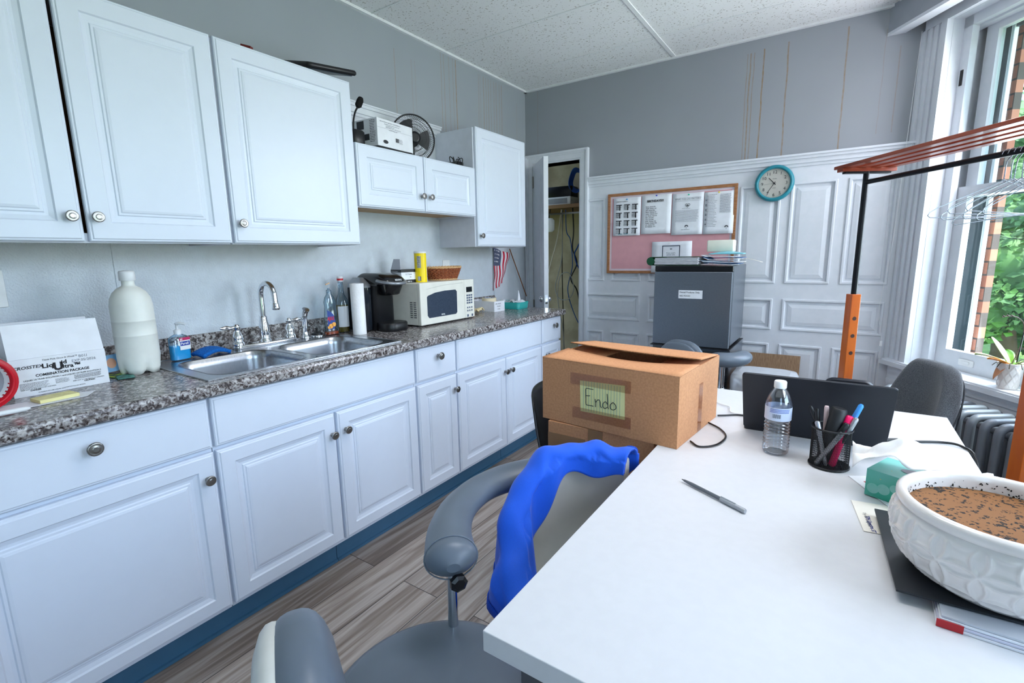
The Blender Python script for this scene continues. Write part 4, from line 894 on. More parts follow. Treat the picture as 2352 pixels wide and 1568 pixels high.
cable('blue cable bunch tied under the shelf at the right', [(.36, 3.95, 1.69), (.36, 3.95, 1.45), (.33, 3.95, 1.36), (.30, 3.95, 1.30), (.33, 3.95, 1.2), (.37, 3.95, 1.16), (.35, 3.95, 1.3), (.38, 3.95, 1.4)], .006, blue)
t = thing('closet_outlet', 'electrical outlet with a black plug low in the closet', 'outlet', (.24, 4.349, .87))
g = G(); g.box(-.04, .04, -.006, 0, -.06, .06); g.build('cover_plate', mat('ivory_plate', (206, 196, 168), .5), t)
g = G(); g.rbox(-.018, .018, -.035, -.006, .005, .04, .006); g.build('plug', blackp, t)
t = thing('white_speaker', 'white rounded plastic device hanging under the closet shelf', 'device', (.05, 3.93, 1.50), R(-20))
g = G(); g.rbox(-.055, .06, -.035, .035, 0, .12, .03, vc=.02); g.build('case', whitep, t)
g = G(); g.tube([(0, 0, .118), (0, .01, .16), (.0, .02, .20)], .004, 6); g.build('hanging_cord', blackp, t)

# ------------------------------------------------------------------ table
TX0, TX1, TY0, TY1, TZ_ = 1.872, 2.605, .50, 2.06, .75
t = thing('work_table', 'large white laminate work table filling the right foreground', 'table', (TX0, TY0, 0))
tw = mat('white_table_laminate', (216, 216, 219), .38, rgb2=(214, 214, 217), scale=40, bump=.05, bscale=500, bdist=.0004)
g = G(); g.box(0, TX1-TX0, 0, TY1-TY0, .715, .75); g.build('tabletop', tw, t, bevel=.0015)
lg = mat('grey_metal_leg', (120, 124, 130), .4, .8)
for x, y in ((.06, .06), (.67, .06), (.06, 1.5), (.67, 1.5)):
    g = G(); g.box(x-.02, x+.02, y-.02, y+.02, .0, .70); g.build('leg', lg, t, bevel=.003)
g = G(); g.box(.045, .075, .09, 1.47, .67, .715); g.box(.655, .685, .09, 1.47, .67, .715); g.box(.075, .655, .05, .07, .67, .715); g.build('frame', lg, t)

# ------------------------------------------------------------------ dental stools
def stool_base(t, h, c=(0, 0), rb_=.27):
    g = G(); g.tube([(c[0], c[1], .10), (c[0], c[1], .3)], .028, 16); g.tube([(c[0], c[1], .3), (c[0], c[1], h-.06)], .016, 16); g.build('gas_column', chrome, t)
    for k in range(5):
        a = 2*PI*k/5+.3; e = (c[0]+rb_*math.cos(a), c[1]+rb_*math.sin(a))
        g = G(); g.tube([(c[0], c[1], .115), (e[0], e[1], .075)], [.022, .014], 10); o = g.build('base_arm', chrome, t)
        g = G(); g.tube([(e[0]-.012*math.sin(a), e[1]+.012*math.cos(a), .028), (e[0]+.012*math.sin(a), e[1]-.012*math.cos(a), .028)], .0275, 16); g.tube([(e[0], e[1], .045), (e[0], e[1], .08)], .008, 8); g.build('caster', blackp, o)
def pad(g, c, axis_pts, rad, thick, n=14, T=None): pass
# near stool
sx, sy = 1.715, .555
t = thing('dental_stool', 'grey vinyl dental stool with curved arm bar at the near corner of the table', 'stool', (sx, sy, 0))
g = G(); g.lathe([(.12, .425), (.185, .43), (.205, .448), (.21, .468), (.203, .488), (.185, .498), (.12, .503), (.04, .504)], 48); g.build('seat', greyv, t)
g = G(); g.lathe([(.14, .41), (.17, .415), (.175, .427), (.1, .428)], 32); g.build('seat_pan', blackp, t)
stool_base(t, .47)
def armbar(t, pts, zc, rr, thick, post, knob_at, mi=greyv):
    P = smooth_path([(p[0], p[1], zc) for p in pts], 8); n = len(P)
    rad = []
    for i in range(n):
        e = min(i, n-1-i); rad.append(rr*(1-(1-min(e/5, 1))**2*.75)*(1+.10*math.cos(2*PI*i/(n-1))))
    g = G(); g.tube(P, rad, 24, flat=thick, up=(0, 0, 1)); o = g.build('arm_bar', mi, t)
    # piping seam around each end
    for idx in (5, n-6):
        p = Vector(P[idx]); q = Vector(P[idx+1]); d = (q-p).normalized(); a = Vector((0, 0, 1)); b = d.cross(a)
        g = G(); g.tube([tuple(p+(a*math.sin(w)*thick+b*math.cos(w))*(rad[idx]+.0006)+d*(.018*math.sin(w) if idx == 5 else -.018*math.sin(w))) for w in [2*PI*k/30 for k in range(30)]], .0016, 5, closed=True); g.build('piping', greyv, o)
    g = G(); g.tube([(post[0], post[1], .40), (post[0], post[1], zc-.02)], .0115, 14); g.tube([(0, 0, .405), (post[0], post[1], .405)], .011, 10); g.build('arm_post', chrome, t)
    g = G(); k = knob_at; g.tube([(k[0], k[1], k[2]), (k[0]+.02, k[1]-.012, k[2])], .006, 8); g.lathe([(.016, 0), (.019, .004), (.019, .014), (.012, .018)], 7, T=frame((k[0]+.018, k[1]-.011, k[2]), (.5, .85, 0), (0, 0, 1)), sm=False); g.build('lock_knob', blackp, t)
rel = lambda L_: [(x-sx, y-sy) for x, y in L_]
armbar(t, rel([(1.665, .672), (1.618, .715), (1.565, .775), (1.520, .86), (1.503, .96), (1.520, 1.05), (1.560, 1.12), (1.62, 1.175)]), .672, .052, .68, (1.625-sx, .708-sy), (1.640-sx, .700-sy, .632))
# backrest: pad seen edge-on, pale shell behind
bd = Vector((-.50, -.866, 0)); bt = Vector((-bd.y, bd.x, 0)); bc = Vector((1.625-sx, .352-sy, 0))
def lens(g, off, w, h, th, zc, mi=0, n=28, m=8, T=None):
    rs = []
    for j in range(m+1):
        q = -1+2*j/m; k = math.sqrt(max(0, 1-abs(q)**2.6)); k = max(k, .12)
        rs.append([tuple(bc+bd*(off+q*th/2)+bt*(w*k*math.copysign(abs(math.cos(a))**.8, math.cos(a)))+Vector((0, 0, zc+h*k*math.copysign(abs(math.sin(a))**.8, math.sin(a))))) for a in [2*PI*i/n for i in range(n)]])
    g.loft(rs, True, True, mi, True)
g = G(); lens(g, 0, .165, .128, .135, .592, m=12); g.build('backrest_pad', greyv, t)
g = G(); lens(g, .036, .16, .122, .08, .590, m=8); g.build('backrest_shell', mat('pale_cream_plastic', (214, 214, 208), .4), t)
g = G(); g.tube([(0, 0, .41), tuple(bc*.9+Vector((0, 0, .41))), tuple(bc+bd*.09+Vector((0, 0, .46))), tuple(bc+bd*.08+Vector((0, 0, .56)))], .013, 10); g.build('backrest_bar', chrome, t)
# far stool in front of the fridge
s2 = (1.70, 2.66)
t = thing('dental_stool', 'grey vinyl dental stool with rounded backrest in front of the small fridge', 'stool', (s2[0], s2[1], 0))
g = G(); g.lathe([(.12, .465), (.165, .47), (.185, .49), (.185, .51), (.165, .53), (.03, .534)], 36); g.build('seat', greyv, t)
stool_base(t, .5)
bd = Vector((-.35, -.92, 0)).normalized(); bt = Vector((-bd.y, bd.x, 0)); bc = Vector((-.075, -.12, 0))
g = G(); lens(g, 0, .135, .135, .07, .72); g.build('backrest_pad', greyv, t)
g = G(); lens(g, .035, .125, .125, .03, .72); g.build('backrest_shell', greyv, t)
g = G(); g.tube([(0, 0, .46), tuple(bc+bd*.075+Vector((0, 0, .48))), tuple(bc+bd*.065+Vector((0, 0, .66)))], .012, 10); g.build('backrest_bar', chrome, t)
P = smooth_path([(.045, -.10, .74), (.095, -.115, .765), (.15, -.09, .765), (.19, -.02, .765), (.185, .07, .765)], 7); n = len(P)
g = G(); g.tube(P, [.052*(1-(1-min(min(i, n-1-i)/6, 1))**2*.7) for i in range(n)], 20, flat=.72, up=(0, 0, 1)); g.build('arm_bar', greyv, t)
g = G(); g.tube([(.12, -.10, .45), (.12, -.10, .73)], .013, 14); g.tube([(.12, -.10, .45), (.12, -.10, .62)], .019, 14); g.tube([(0, 0, .45), (.12, -.10, .46)], .012, 10); g.build('arm_post', chrome, t)
g = G(); g.tube([(.12, -.10, .60), (.155, -.11, .60)], .007, 8); g.lathe([(.018, 0), (.026, .004), (.026, .018), (.014, .024)], 7, T=frame((.15, -.108, .60), (.3, .95, 0), (0, 0, 1)), sm=False); g.build('lock_knob', blackp, t)

# ------------------------------------------------------------------ barrel chairs
def barrel(g, th0, th1, zb, hf, rf, thick, flare=.05, nu=40, nv=10, cz=0):
    """curved back shell with a rounded rim; returns rim radius function"""
    rings = []
    for i in range(nu+1):
        th = th0+(th1-th0)*i/nu; h = hf(th); r0 = rf(th); prof = []
        for j in range(nv+1):      # outside going up
            q = j/nv; z = zb+(h-thick/2-zb)*q; r = r0*(1-flare*(1-q)**1.5)+thick/2; prof.append((r, z))
        for k in range(1, 6):      # rim
            a = PI*k/6; prof.append((r0+thick/2*math.cos(a), h-thick/2+thick/2*math.sin(a)))
        for j in range(nv+1):
            q = 1-j/nv; z = zb+(h-thick/2-zb)*q; r = r0*(1-flare*(1-q)**1.5)-thick/2; prof.append((r, z))
        rings.append([(r*math.cos(R(th)), r*math.sin(R(th)), z) for r, z in prof])
    g.loft(rings, True, True, 0, True)
def sstep(a, b, x): x = min(max((x-a)/(b-a), 0), 1); return x*x*(3-2*x)
bcx, bcy = 1.835, .985
beige = mat('beige_vinyl', (196, 190, 180), .45, bump=.1, bscale=700, bdist=.0005)
hb = lambda th: .455+.310*sstep(272, 140, th)
rb = lambda th: .196+.006*math.cos(R(2*(th-180)))
t = thing('barrel_chair', 'beige barrel-back chair under a blue jacket at the left side of the table', 'chair', (bcx, bcy, 0))
g = G(); barrel(g, 88, 292, .36, hb, rb, .036, .12); g.build('back_shell', beige, t)
g = G(); g.lathe([(.08, .37), (.165, .372), (.178, .39), (.18, .43), (.165, .452), (.06, .458)], 40); g.build('seat', beige, t)
for k in range(4):
    a = R(45+90*k); g = G(); g.tube([(.11*math.cos(a), .11*math.sin(a), .38), (.16*math.cos(a), .16*math.sin(a), .0)], [.016, .010], 10); g.build('leg', mat('walnut_leg', (96, 66, 46), .5), t)
# blue jacket over the chair back
cloth = mat('royal_blue_cloth', (0, 92, 226), .7, rgb2=(0, 84, 212), scale=900, bump=.25, bscale=700, bdist=.0006, sheen=.2)
t = thing('scrub_jacket', 'royal blue snap-front scrub jacket draped over the beige barrel chair', 'jacket', (bcx, bcy, 0))
def jk(u, v):
    th = 84+166*u                                         # around the back
    h = hb(th)+.012; r0 = rb(th)
    inn = .03+.02*math.sin(9*u)**2+.05*sstep(.25, .6, u)+.14*sstep(.6, .9, u)      # inside hang
    out = max(.05, (h-.50)*sstep(-.1, .35, u))+.02*math.sin(7*u+1)*sstep(0, .3, u)          # outside hang
    L_ = inn+.07+out; s = v*L_
    fold = .012*math.sin(15*u+2*v)*sstep(.25, .8, v)+.007*math.sin(34*u+5*v)*sstep(.3, .9, v); cr = .004*math.sin(26*u+3)+.003*math.sin(47*u)
    if s < inn: r, z = r0-.034-.12*(inn-s)+.006*math.sin(22*u+20*s)-.01*math.sin(9*u+1)**2, h-.012-(inn-s)
    elif s < inn+.07: a = (s-inn)/.07*PI; r, z = r0-.034*math.cos(a)+cr, h-.012+(.026+cr)*math.sin(a)
    else: r, z = r0+.034+cr+.03*(s-inn-.07)/.3+fold, h-.012-(s-inn-.07)
    return (r*math.cos(R(th)), r*math.sin(R(th)), z)
g = G(); g.grid(jk, 90, 60); g.build('cloth_body', cloth, t, solid=.003)
def strip(name, u0, u1, v0, v1, nu, nv, off, m, par=t, push=.004):
    def f(a, b):
        p = Vector(jk(u0+(u1-u0)*a, v0+(v1-v0)*b)); e = Vector(jk(u0+(u1-u0)*a+.004, v0+(v1-v0)*b))-p; w = Vector(jk(u0+(u1-u0)*a, min(v0+(v1-v0)*b+.01, 1)))-Vector(jk(u0+(u1-u0)*a, v0+(v1-v0)*b-.004))
        nn = e.cross(w)
        if nn.length > 0: nn.normalize()
        if nn.dot(Vector((p.x, p.y, 0))) < 0 and v0+(v1-v0)*b > .5: nn = -nn
        return tuple(p+nn*push)
    g = G(); g.grid(f, nu, nv); return g.build(name, m, par, solid=.0022)
clothd = mat('blue_hem_band', (0, 74, 196), .75, rgb2=(0, 62, 172), scale=300, bump=.4, bscale=300, bdist=.001)
strip('hem_band', 0, 1, .93, 1.0, 60, 3, 0, clothd); strip('hem_band', .0, .05, .02, 1, 3, 40, 0, clothd); strip('hem_band', .955, 1, .02, 1, 3, 40, 0, clothd)
strip('sleeve_seam', .62, .635, .2, .93, 2, 40, 0, clothd)
for (u, v) in ((.02, .62), (.975, .955)):
    p = Vector(jk(u, v)); nn = Vector((p.x, p.y, 0)).normalized(); g = G(); g.lathe([(.006, 0), (.006, .002), (.004, .0035), (.002, .002)], 14, T=frame(tuple(p+nn*.006), (-nn.y, nn.x, 0), (0, 0, 1))); g.build('snap_button', chrome, t)
# grey barrel chair by the window
gf = mat('grey_tweed_fabric', (100, 104, 110), .95, rgb2=(66, 70, 76), scale=420, detail=2, lo=.4, hi=.62, bump=.6, bscale=420, bdist=.0015, sheen=.3)
t = thing('upholstered_chair', 'grey tweed barrel-back chair between the table end and the radiator', 'chair', (2.45, 2.37, 0))
hg = lambda th: .50+.36*sstep(-90, 15, th)*sstep(112, 52, th)
rg = lambda th: .205
g = G(); barrel(g, -75, 118, .36, hg, rg, .060, .22, nu=56); g.build('back_shell', gf, t)
g = G()
for th in (38,):
    pts = [((rg(a)+.034)*math.cos(R(a)), (rg(a)+.034)*math.sin(R(a)), hg(a)-.045) for a in range(-72, 116, 4)]
g.tube(pts, .0028, 6); g.tube([((rg(-12)*(1-.22*(1-q)**1.5)+.034)*math.cos(R(-12)), (rg(-12)*(1-.22*(1-q)**1.5)+.034)*math.sin(R(-12)), .37+(hg(-12)-.045-.37)*q) for q in [k/10 for k in range(11)]], .0028, 6); g.build('seam', mat('dark_grey_thread', (54, 57, 62), .9), t)
g = G(); g.lathe([(.1, .37), (.165, .375), (.172, .4), (.168, .445), (.15, .46), (.05, .465)], 40); g.build('seat', gf, t)
for k in range(4):
    a = R(45+90*k); g = G(); g.tube([(.12*math.cos(a), .12*math.sin(a), .38), (.19*math.cos(a), .19*math.sin(a), .0)], [.014, .009], 10); g.build('leg', mat('black_metal_leg', (24, 24, 26), .4), t)

# black plastic chair holding the boxes
t = thing('black_plastic_chair', 'black moulded plastic chair carrying the cardboard boxes left of the table', 'chair', (1.66, 1.60, 0))
g = G(); g.rbox(-.21, .2, -.22, .22, .425, .445, .06); g.build('seat', blackp, t)
def bch(u, v):
    w = (u-.5)*2; q = v
    y = w*(.235-.02*q**2+.03*math.sin(PI*q)); x = -.20-.10*q+.05*(1-w*w)*0+.10*abs(w)**3*(1-.35*q)
    return (x, y, .43+q*.395-.04*abs(w)**4)
g = G(); g.grid(bch, 24, 16); g.build('backrest', blackp, t, solid=.007)
for x, y in ((-.17, -.18), (.15, -.18), (-.17, .18), (.15, .18)):
    g = G(); g.tube([(x, y, .43), (x*1.25, y*1.2, 0)], [.014, .011], 10); g.build('leg', blackp, t)
# black low-back chair seen over the laptop
t = thing('black_task_chair', 'black vinyl low-back chair seen just over the top of the laptop', 'chair', (2.30, 2.69, 0))
g = G(); g.rbox(-.12, .12, -.12, .12, .42, .48, .05, vc=.02); g.build('seat', blackp, t)
g = G(); M = frame((.055, .142, .605), (1, .0, 0), (0, .0, 1)); g.rbox(-.105, .105, -.07, .07, -.012, .014, .045, T=M, n=6, vc=.008); g.build('backrest', mat('black_vinyl', (38, 42, 50), .38), t)
g = G(); g.tube([(0, .05, .415), (.03, .12, .425), (.055, .132, .56)], .009, 8); g.build('backrest_bar', blackp, t)
stool_base(t, .44, rb_=.15)

# ------------------------------------------------------------------ cardboard boxes
t = thing('large_cardboard_box', 'taped brown cardboard box on the black chair, under the box marked Endo', 'box', (1.492, 1.368, .4465), R(-1.5))
g = G(); g.box(0, .365, 0, .40, 0, .3015); g.build('carton_body', kraft, t, bevel=.002)
tape = mat('brown_packing_tape', (150, 112, 80), .18)
g = G(); g.box(.0, .14, -.0008, -.0, .2, .262); g.box(.15, .2, -.0012, 0, .22, .3, 0); g.build('tape', tape, t)
ea = R(-5.686)
t = thing('cardboard_box', 'brown cardboard box marked Endo resting half on the table corner', 'box', (1.465, 1.38, .7505), ea)
W_, Dp, Hb = .466, .352, .212
g = G(); g.box(0, W_, 0, .004, 0, Hb); g.box(0, W_, Dp-.004, Dp, 0, Hb); g.box(0, .004, .004, Dp-.004, 0, Hb); g.box(W_-.004, W_, .004, Dp-.004, 0, Hb); g.box(.004, W_-.004, .004, Dp-.004, 0, .004); g.build('carton_body', kraft, t)
def flap(u, v): return (W_*u, .0+v*.158, Hb-.001-.016*math.sin(PI*u)*v+.004*v)
g = G(); g.grid(flap, 20, 4); g.build('front_flap', kraft, t, solid=.004)
def flap2(u, v): return (W_*u-.004, Dp-v*.172, Hb+.001+.020*v*(1-.3*u)-.004*math.sin(PI*u)*v)
g = G(); g.grid(flap2, 24, 5); g.build('rear_flap', kraft, t, solid=.004)
g = G(); pts = [flap2(k/60, 1) for k in range(61)]; g.loft([[(p[0], p[1]-.0021, p[2]-.0016), (p[0], p[1]-.0021, p[2]+.0016)] for p in pts], False, False, 0, False, closed=False); g.build('flute_edge', kraftd, t)
for s, xx in ((0, .004), (1, W_-.004)):
    g = G(); g.grid(lambda u, v: (xx+(-1 if s else 1)*v*.13, .006+u*(Dp-.012), Hb-.006-.010*v), 4, 3); g.build('side_flap', kraft, t, solid=.004)
F = frame((0, -.0008, 0), (1, 0, 0), (0, 0, 1))
g = G(); pa = [(.147, .153), (.303, .160), (.305, .054), (.150, .052)]; pa.reverse(); g.add([(x, y, 0) for x, y in pa], [(0, 1, 2, 3)], 0, False, F); lab_ = g.build('paper_label', mat('yellow_legal_paper', (230, 224, 158), .75), t)
g = G()
for k in range(14):
    x = .160+k*.0098; g.add([(x, .056, .0003), (x+.0011, .056, .0003), (x+.0006, .155, .0003), (x-.0005, .155, .0003)], [(0, 1, 2, 3)], 0, False, F)
g.build('ruled_lines', mat('blue_green_rule', (110, 160, 150), .6), lab_)
g = G(); FM = F @ Matrix.Translation((0, 0, .0008))
for st in ([(.196, .131), (.183, .131), (.170, .130), (.169, .115), (.170, .095), (.171, .078), (.184, .077), (.197, .077)], [(.170, .107), (.181, .108), (.184, .109)],
           [(.203, .101), (.205, .09), (.205, .076)], [(.205, .09), (.211, .099), (.217, .101), (.221, .095), (.222, .083), (.226, .077)],
           [(.246, .092), (.240, .099), (.232, .093), (.231, .082), (.238, .077), (.246, .083)], [(.245, .125), (.247, .105), (.248, .085), (.250, .078)],
           [(.262, .099), (.256, .092), (.257, .081), (.266, .078), (.275, .084), (.274, .094), (.266, .101), (.262, .099)]):
    g.tube(smooth_path([tuple(FM @ Vector((x, y, 0))) for x, y in st], 5), .0011, 5)
g.build('handwriting_endo', ink, lab_)
ct = glassmat('clear_packing_tape', (240, 228, 218), .15, .2)
for (x0, x1, z0, z1) in ((.112, .323, .138, .176), (.12, .325, .028, .064)):
    g = G(); g.add([(x0, z0, .0012), (x1, z0, .0012), (x1, z1, .0012), (x0, z1, .0012)], [(0, 1, 2, 3)], 0, False, F); g.build('clear_tape', ct, t)
g = G(); g.add([(W_+.0008, .165, .0), (W_+.0008, .2, .0), (W_+.0008, .2, .155), (W_+.0008, .165, .155)], [(0, 1, 2, 3)]); g.build('clear_tape', ct, t)

# ------------------------------------------------------------------ things on the table
Z0 = TZ_+.0006
dk = mat('dark_slate_laptop', (40, 43, 50), .42, .3)
t = thing('laptop', 'dark grey open laptop seen from behind on the table', 'laptop', (2.238, 1.612, Z0), R(1.0))
M = frame((0, .0, .012), (1, 0, 0), (0, -.49, .872))
g = G(); g.rbox(-.178, .178, 0, .225, 0, .007, .010, T=M, vc=.001); g.build('lid', dk, t)
g = G(); g.box(-.17, .17, .008, .215, -.0012, -.0002, 0, M); g.build('screen', mat('dark_screen', (12, 14, 18), .1), t)
g = G(); g.rbox(-.178, .178, .002, .235, .0, .014, .010, vc=.002); g.build('keyboard_base', dk, t)
def tcable(lab, pts, r=.0028, m=blackp, group=None): return cable(lab, pts, r, m, 8, 'cable', 'cable', group)
zc = Z0+.0035
tcable('black cable from the left side of the laptop running behind the Endo box', [(2.052, 1.735, zc), (2.02, 1.728, zc), (1.99, 1.705, zc), (1.968, 1.69, zc)])
tcable('thin white cable curling beside the laptop and the Endo box', [(2.05, 1.75, zc), (2.01, 1.745, zc), (1.995, 1.76, zc), (1.985, 1.81, zc), (1.95, 1.83, zc), (1.915, 1.86, zc)], .0022, whitep)
tcable('black cable loop coming out from under the Endo box onto the table', [(1.958, 1.60, zc), (2.0, 1.56, zc), (2.028, 1.50, zc), (2.018, 1.42, zc), (1.98, 1.38, zc), (1.948, 1.408, zc)])
tcable('pair of black power cables leaving the right side of the laptop over the table edge', [(2.424, 1.70, zc), (2.48, 1.728, zc), (2.55, 1.765, zc), (2.595, 1.755, zc), (2.618, 1.70, .735), (2.63, 1.64, .6), (2.64, 1.62, .3), (2.66, 1.62, .02)], .0036)
g = G(); g.tube([(2.418, 1.695, zc+.003), (2.45, 1.713, zc+.003)], .0058, 10); tag(g.build('cable_plug', blackp), 'black plug at the right edge of the laptop', 'plug')
# bottle
t = thing('plastic_water_bottle', 'clear plastic water bottle with white cap standing before the laptop', 'bottle', (2.163, 1.458, Z0))
def rib(z): return .0014*math.sin(z*520)
prof = [(.022, .004), (.028, 0), (.032, .006), (.033, .014)]
for k in range(40): z = .018+.074*k/39; prof.append((.0315+.0016*math.sin(z*2*PI/.0092), z))
prof += [(.0325, .096), (.0325, .135), (.0325, .14), (.031, .15), (.026, .165), (.018, .178), (.0135, .186), (.0125, .196)]
g = G(); g.lathe(prof, 36, capb=False); g.build('bottle_body', glassmat('thin_clear_plastic', (243, 246, 250), .04, .5), t)
g = G(); g.lathe([(.0150, .184), (.0155, .186), (.0155, .2), (.014, .203)], 28); g.build('cap', whitep, t)
g = G(); g.grid(lambda u, v: (.0329*math.cos(2*PI*u), .0329*math.sin(2*PI*u), .098+.036*v), 40, 1); lb = g.build('label', mat('pale_blue_label', (206, 216, 236), .5, rgb2=(120, 160, 220), scale=22, lo=.6, hi=.75), t)
g = G(); a0 = -108
for k in range(14):
    a = a0+k*2.6; w = (1.1, .6, 1.6)[k % 3]; g.grid(lambda u, v: (.0333*math.cos(R(a+w*u)), .0333*math.sin(R(a+w*u)), .106+.011*v), 2, 1)
g.build('barcode', ink, lb)
g = G()
for r in range(3):
    for k in range(16):
        a = a0-14+k*5.4+r; g.grid(lambda u, v: (.0333*math.cos(R(a+3.6*u)), .0333*math.sin(R(a+3.6*u)), .121+r*.004+.0022*v), 2, 1)
g.build('print', mat('mid_blue_print', (60, 96, 190), .5), lb)
# mesh pen cup
t = thing('mesh_pen_cup', 'black wire-mesh pen cup full of pens in front of the laptop', 'pen cup', (2.288, 1.432, Z0))
g = G(); cr = .043; hh = .098; nz, na = 22, 84; s_ = 0
for dirn in (1, -1):
    for k in range(na):
        a0 = 2*PI*k/na; g.tube([((cr)*math.cos(a0+dirn*.62*q), (cr)*math.sin(a0+dirn*.62*q), .004+hh*q) for q in [i/12 for i in range(13)]], .00042, 3)
g.build('mesh_wall', blackp, t)
for z in (.0, .1):
    g = G(); g.tube([(cr*1.02*math.cos(a), cr*1.02*math.sin(a), z+.003) for a in [2*PI*k/40 for k in range(40)]], .0028, 8, closed=True); g.build('rim' if z else 'foot_ring', blackp, t)
g = G(); g.lathe([(.042, .002), (.042, .0035)], 30); g.build('cup_floor', blackp, t)
def pen(lab, a, b, r, m, capm=None, tip=True, name='pen', cat='pen', group='pens in the mesh cup', flat=1.0):
    base = Vector((2.288, 1.432, Z0)); A = base+Vector(a); B = base+Vector(b); t = thing(name, lab, cat, tuple(A), 0, group)
    d = B-A; g = G(); g.tube([(0, 0, 0), tuple(d*.04), tuple(d*.97), tuple(d)], [r*.5, r, r, r*.8], 14, flat=flat); g.build('barrel', m, t)
    if capm: g = G(); g.tube([tuple(d*.68), tuple(d*.7), tuple(d*.985), tuple(d*1.01)], [r*1.1, r*1.25, r*1.2, r*.7], 14, flat=flat); g.build('pen_cap', capm, t)
    return t
silver = mat('silver_pen', (176, 178, 184), .3, .7); pink = mat('hot_pink_plastic', (236, 12, 96), .35); bluepen = mat('sky_blue_plastic', (70, 150, 226), .3)
pen('thick black oval marker with flat top leaning in the mesh cup', (-.012, -.004, .006), (.012, .004, .155), .0185, mat('matte_black', (26, 27, 30), .5), None, name='marker', cat='marker', flat=1.0)
pen('bright blue capped pen in the mesh cup', (.002, .022, .006), (.056, .018, .166), .0052, bluepen, bluepen)
pen('hot pink highlighter in the mesh cup', (.006, -.018, .006), (.034, .0, .138), .0085, pink, pink, name='highlighter', cat='highlighter')
pen('black pen leaning left in the mesh cup, its clip outward', (.01, .012, .006), (-.052, .016, .146), .0048, blackp, blackp)
pen('thin black pen standing nearly upright at the left of the mesh cup', (-.02, .004, .006), (-.036, .006, .144), .0042, blackp, blackp)
pen('short silver pen at the left front of the mesh cup', (-.006, -.022, .006), (-.033, -.018, .118), .0050, silver, silver)
pen('white and rose capped pen standing behind the thick marker', (-.012, .02, .006), (-.016, .022, .151), .0055, mat('pale_rose_plastic', (226, 200, 200), .4), None)
pen('black marker pen leaning right in front of the pink highlighter', (-.026, -.012, .006), (.030, -.014, .122), .0060, blackp, blackp)
pen('slim black and silver pen at the far right of the mesh cup', (-.002, -.014, .006), (.048, -.010, .138), .0048, blackp, silver)
pen('grey gel pen lying diagonally low in the mesh cup', (-.028, -.022, .006), (.022, -.024, .10), .0058, silver, None)
# loose pen
t = thing('ballpoint_pen', 'clear grey ballpoint pen lying alone in the middle of the table', 'pen', (1.993, 1.143, Z0+.0055), math.atan2(1.060-1.143, 2.148-1.993))
g = G(); g.tube([(.0, 0, 0), (.008, 0, 0)], [.0008, .0022], 10); g.tube([(.008, 0, 0), (.03, 0, 0), (.12, 0, 0)], [.0028, .0042, .0042], 12); g.build('barrel', mat('smoky_clear_barrel', (96, 100, 106), .2), t)
g = G(); g.tube([(.112, 0, 0), (.116, 0, 0), (.171, 0, 0), (.174, 0, 0)], [.0048, .0054, .0054, .0046], 12); g.box(.112, .15, -.0012, .0012, .005, .0068); g.build('pen_cap', mat('clear_grey_cap', (160, 163, 168), .2), t)
# tissue box
t = thing('tissue_box', 'teal green tissue box with pastel circles behind the white planter', 'tissue box', (2.359, 1.293, Z0+.0015), R(-24))
tb = mat('teal_tissue_board', (60, 176, 150), .4, rgb2=(110, 190, 180), scale=9, detail=1)
g = G(); g.box(0, .21, 0, .105, 0, .062); g.build('box_body', tb, t)
g = G(); rr = random.Random(3)
for k in range(10):
    cx = .015+.02*k; cz = .012+.034*rr.random(); r = .009+.005*rr.random()
    g.add([(cx+r*math.cos(a), -.0004-k*.00003, min(max(cz+r*math.sin(a), .001), .061)) for a in [2*PI*i/20 for i in range(20)]], [tuple(range(20))])
g.build('circle_print', mat('pastel_circles', (140, 204, 194), .4, rgb2=(90, 190, 170), scale=12), t)
g = G()
for k in range(22):
    x, y = rr.uniform(.01, .2), rr.uniform(.008, .095); g.box(x, x+.002, y, y+.0012, .062, .0623)
for k in range(10):
    x, z = rr.uniform(.01, .2), rr.uniform(.008, .055); g.box(x, x+.0016, -.0009, -.0006, z, z+.0016)
g.build('gold_specks', mat('gold_specks', (222, 190, 90), .4), t)
g = G(); g.add([(.10+.055*math.cos(a), .052+.02*math.sin(a), .0626) for a in [2*PI*i/24 for i in range(24)]], [tuple(range(24))]); g.build('opening', mat('dark_opening_film', (90, 84, 100), .3), t)
t2 = thing('facial_tissue', 'crumpled white tissue spilling from the teal tissue box', 'tissue', (2.42, 1.31, Z0+.066), 0)
def tis(u, v):
    x = -.09+.235*u; y = -.055+.10*v-.10*u*.4; z = .004+.062*max(0, 1-abs(u-.38-.15*(v-.5))/.34)*(1-.45*abs(2*v-1))+.012*(1-u)*v+.012*abs(math.sin(9*u+5*v))+.010*abs(math.sin(7*v-8*u))+.004*math.sin(25*u+9*v)
    return (x, y, max(z, .004))
g = G(); g.grid(tis, 34, 22); g.build('tissue_sheet', mat('white_tissue', (236, 236, 236), .9, bump=.3, bscale=60), t2, solid=.001)
t = thing('plastic_wrapper', 'pale blue plastic wrapper edge behind the planter', 'wrapper', (2.52, 1.29, Z0))
g = G(); g.grid(lambda u, v: (-.04+.09*u, -.03+.07*v, .004+.02*math.sin(PI*u)*math.sin(PI*v)+.012*(1+math.sin(9*u+4*v))), 12, 10); g.build('film', mat('pale_blue_film', (176, 210, 220), .3, alpha=.8), t, solid=.001)
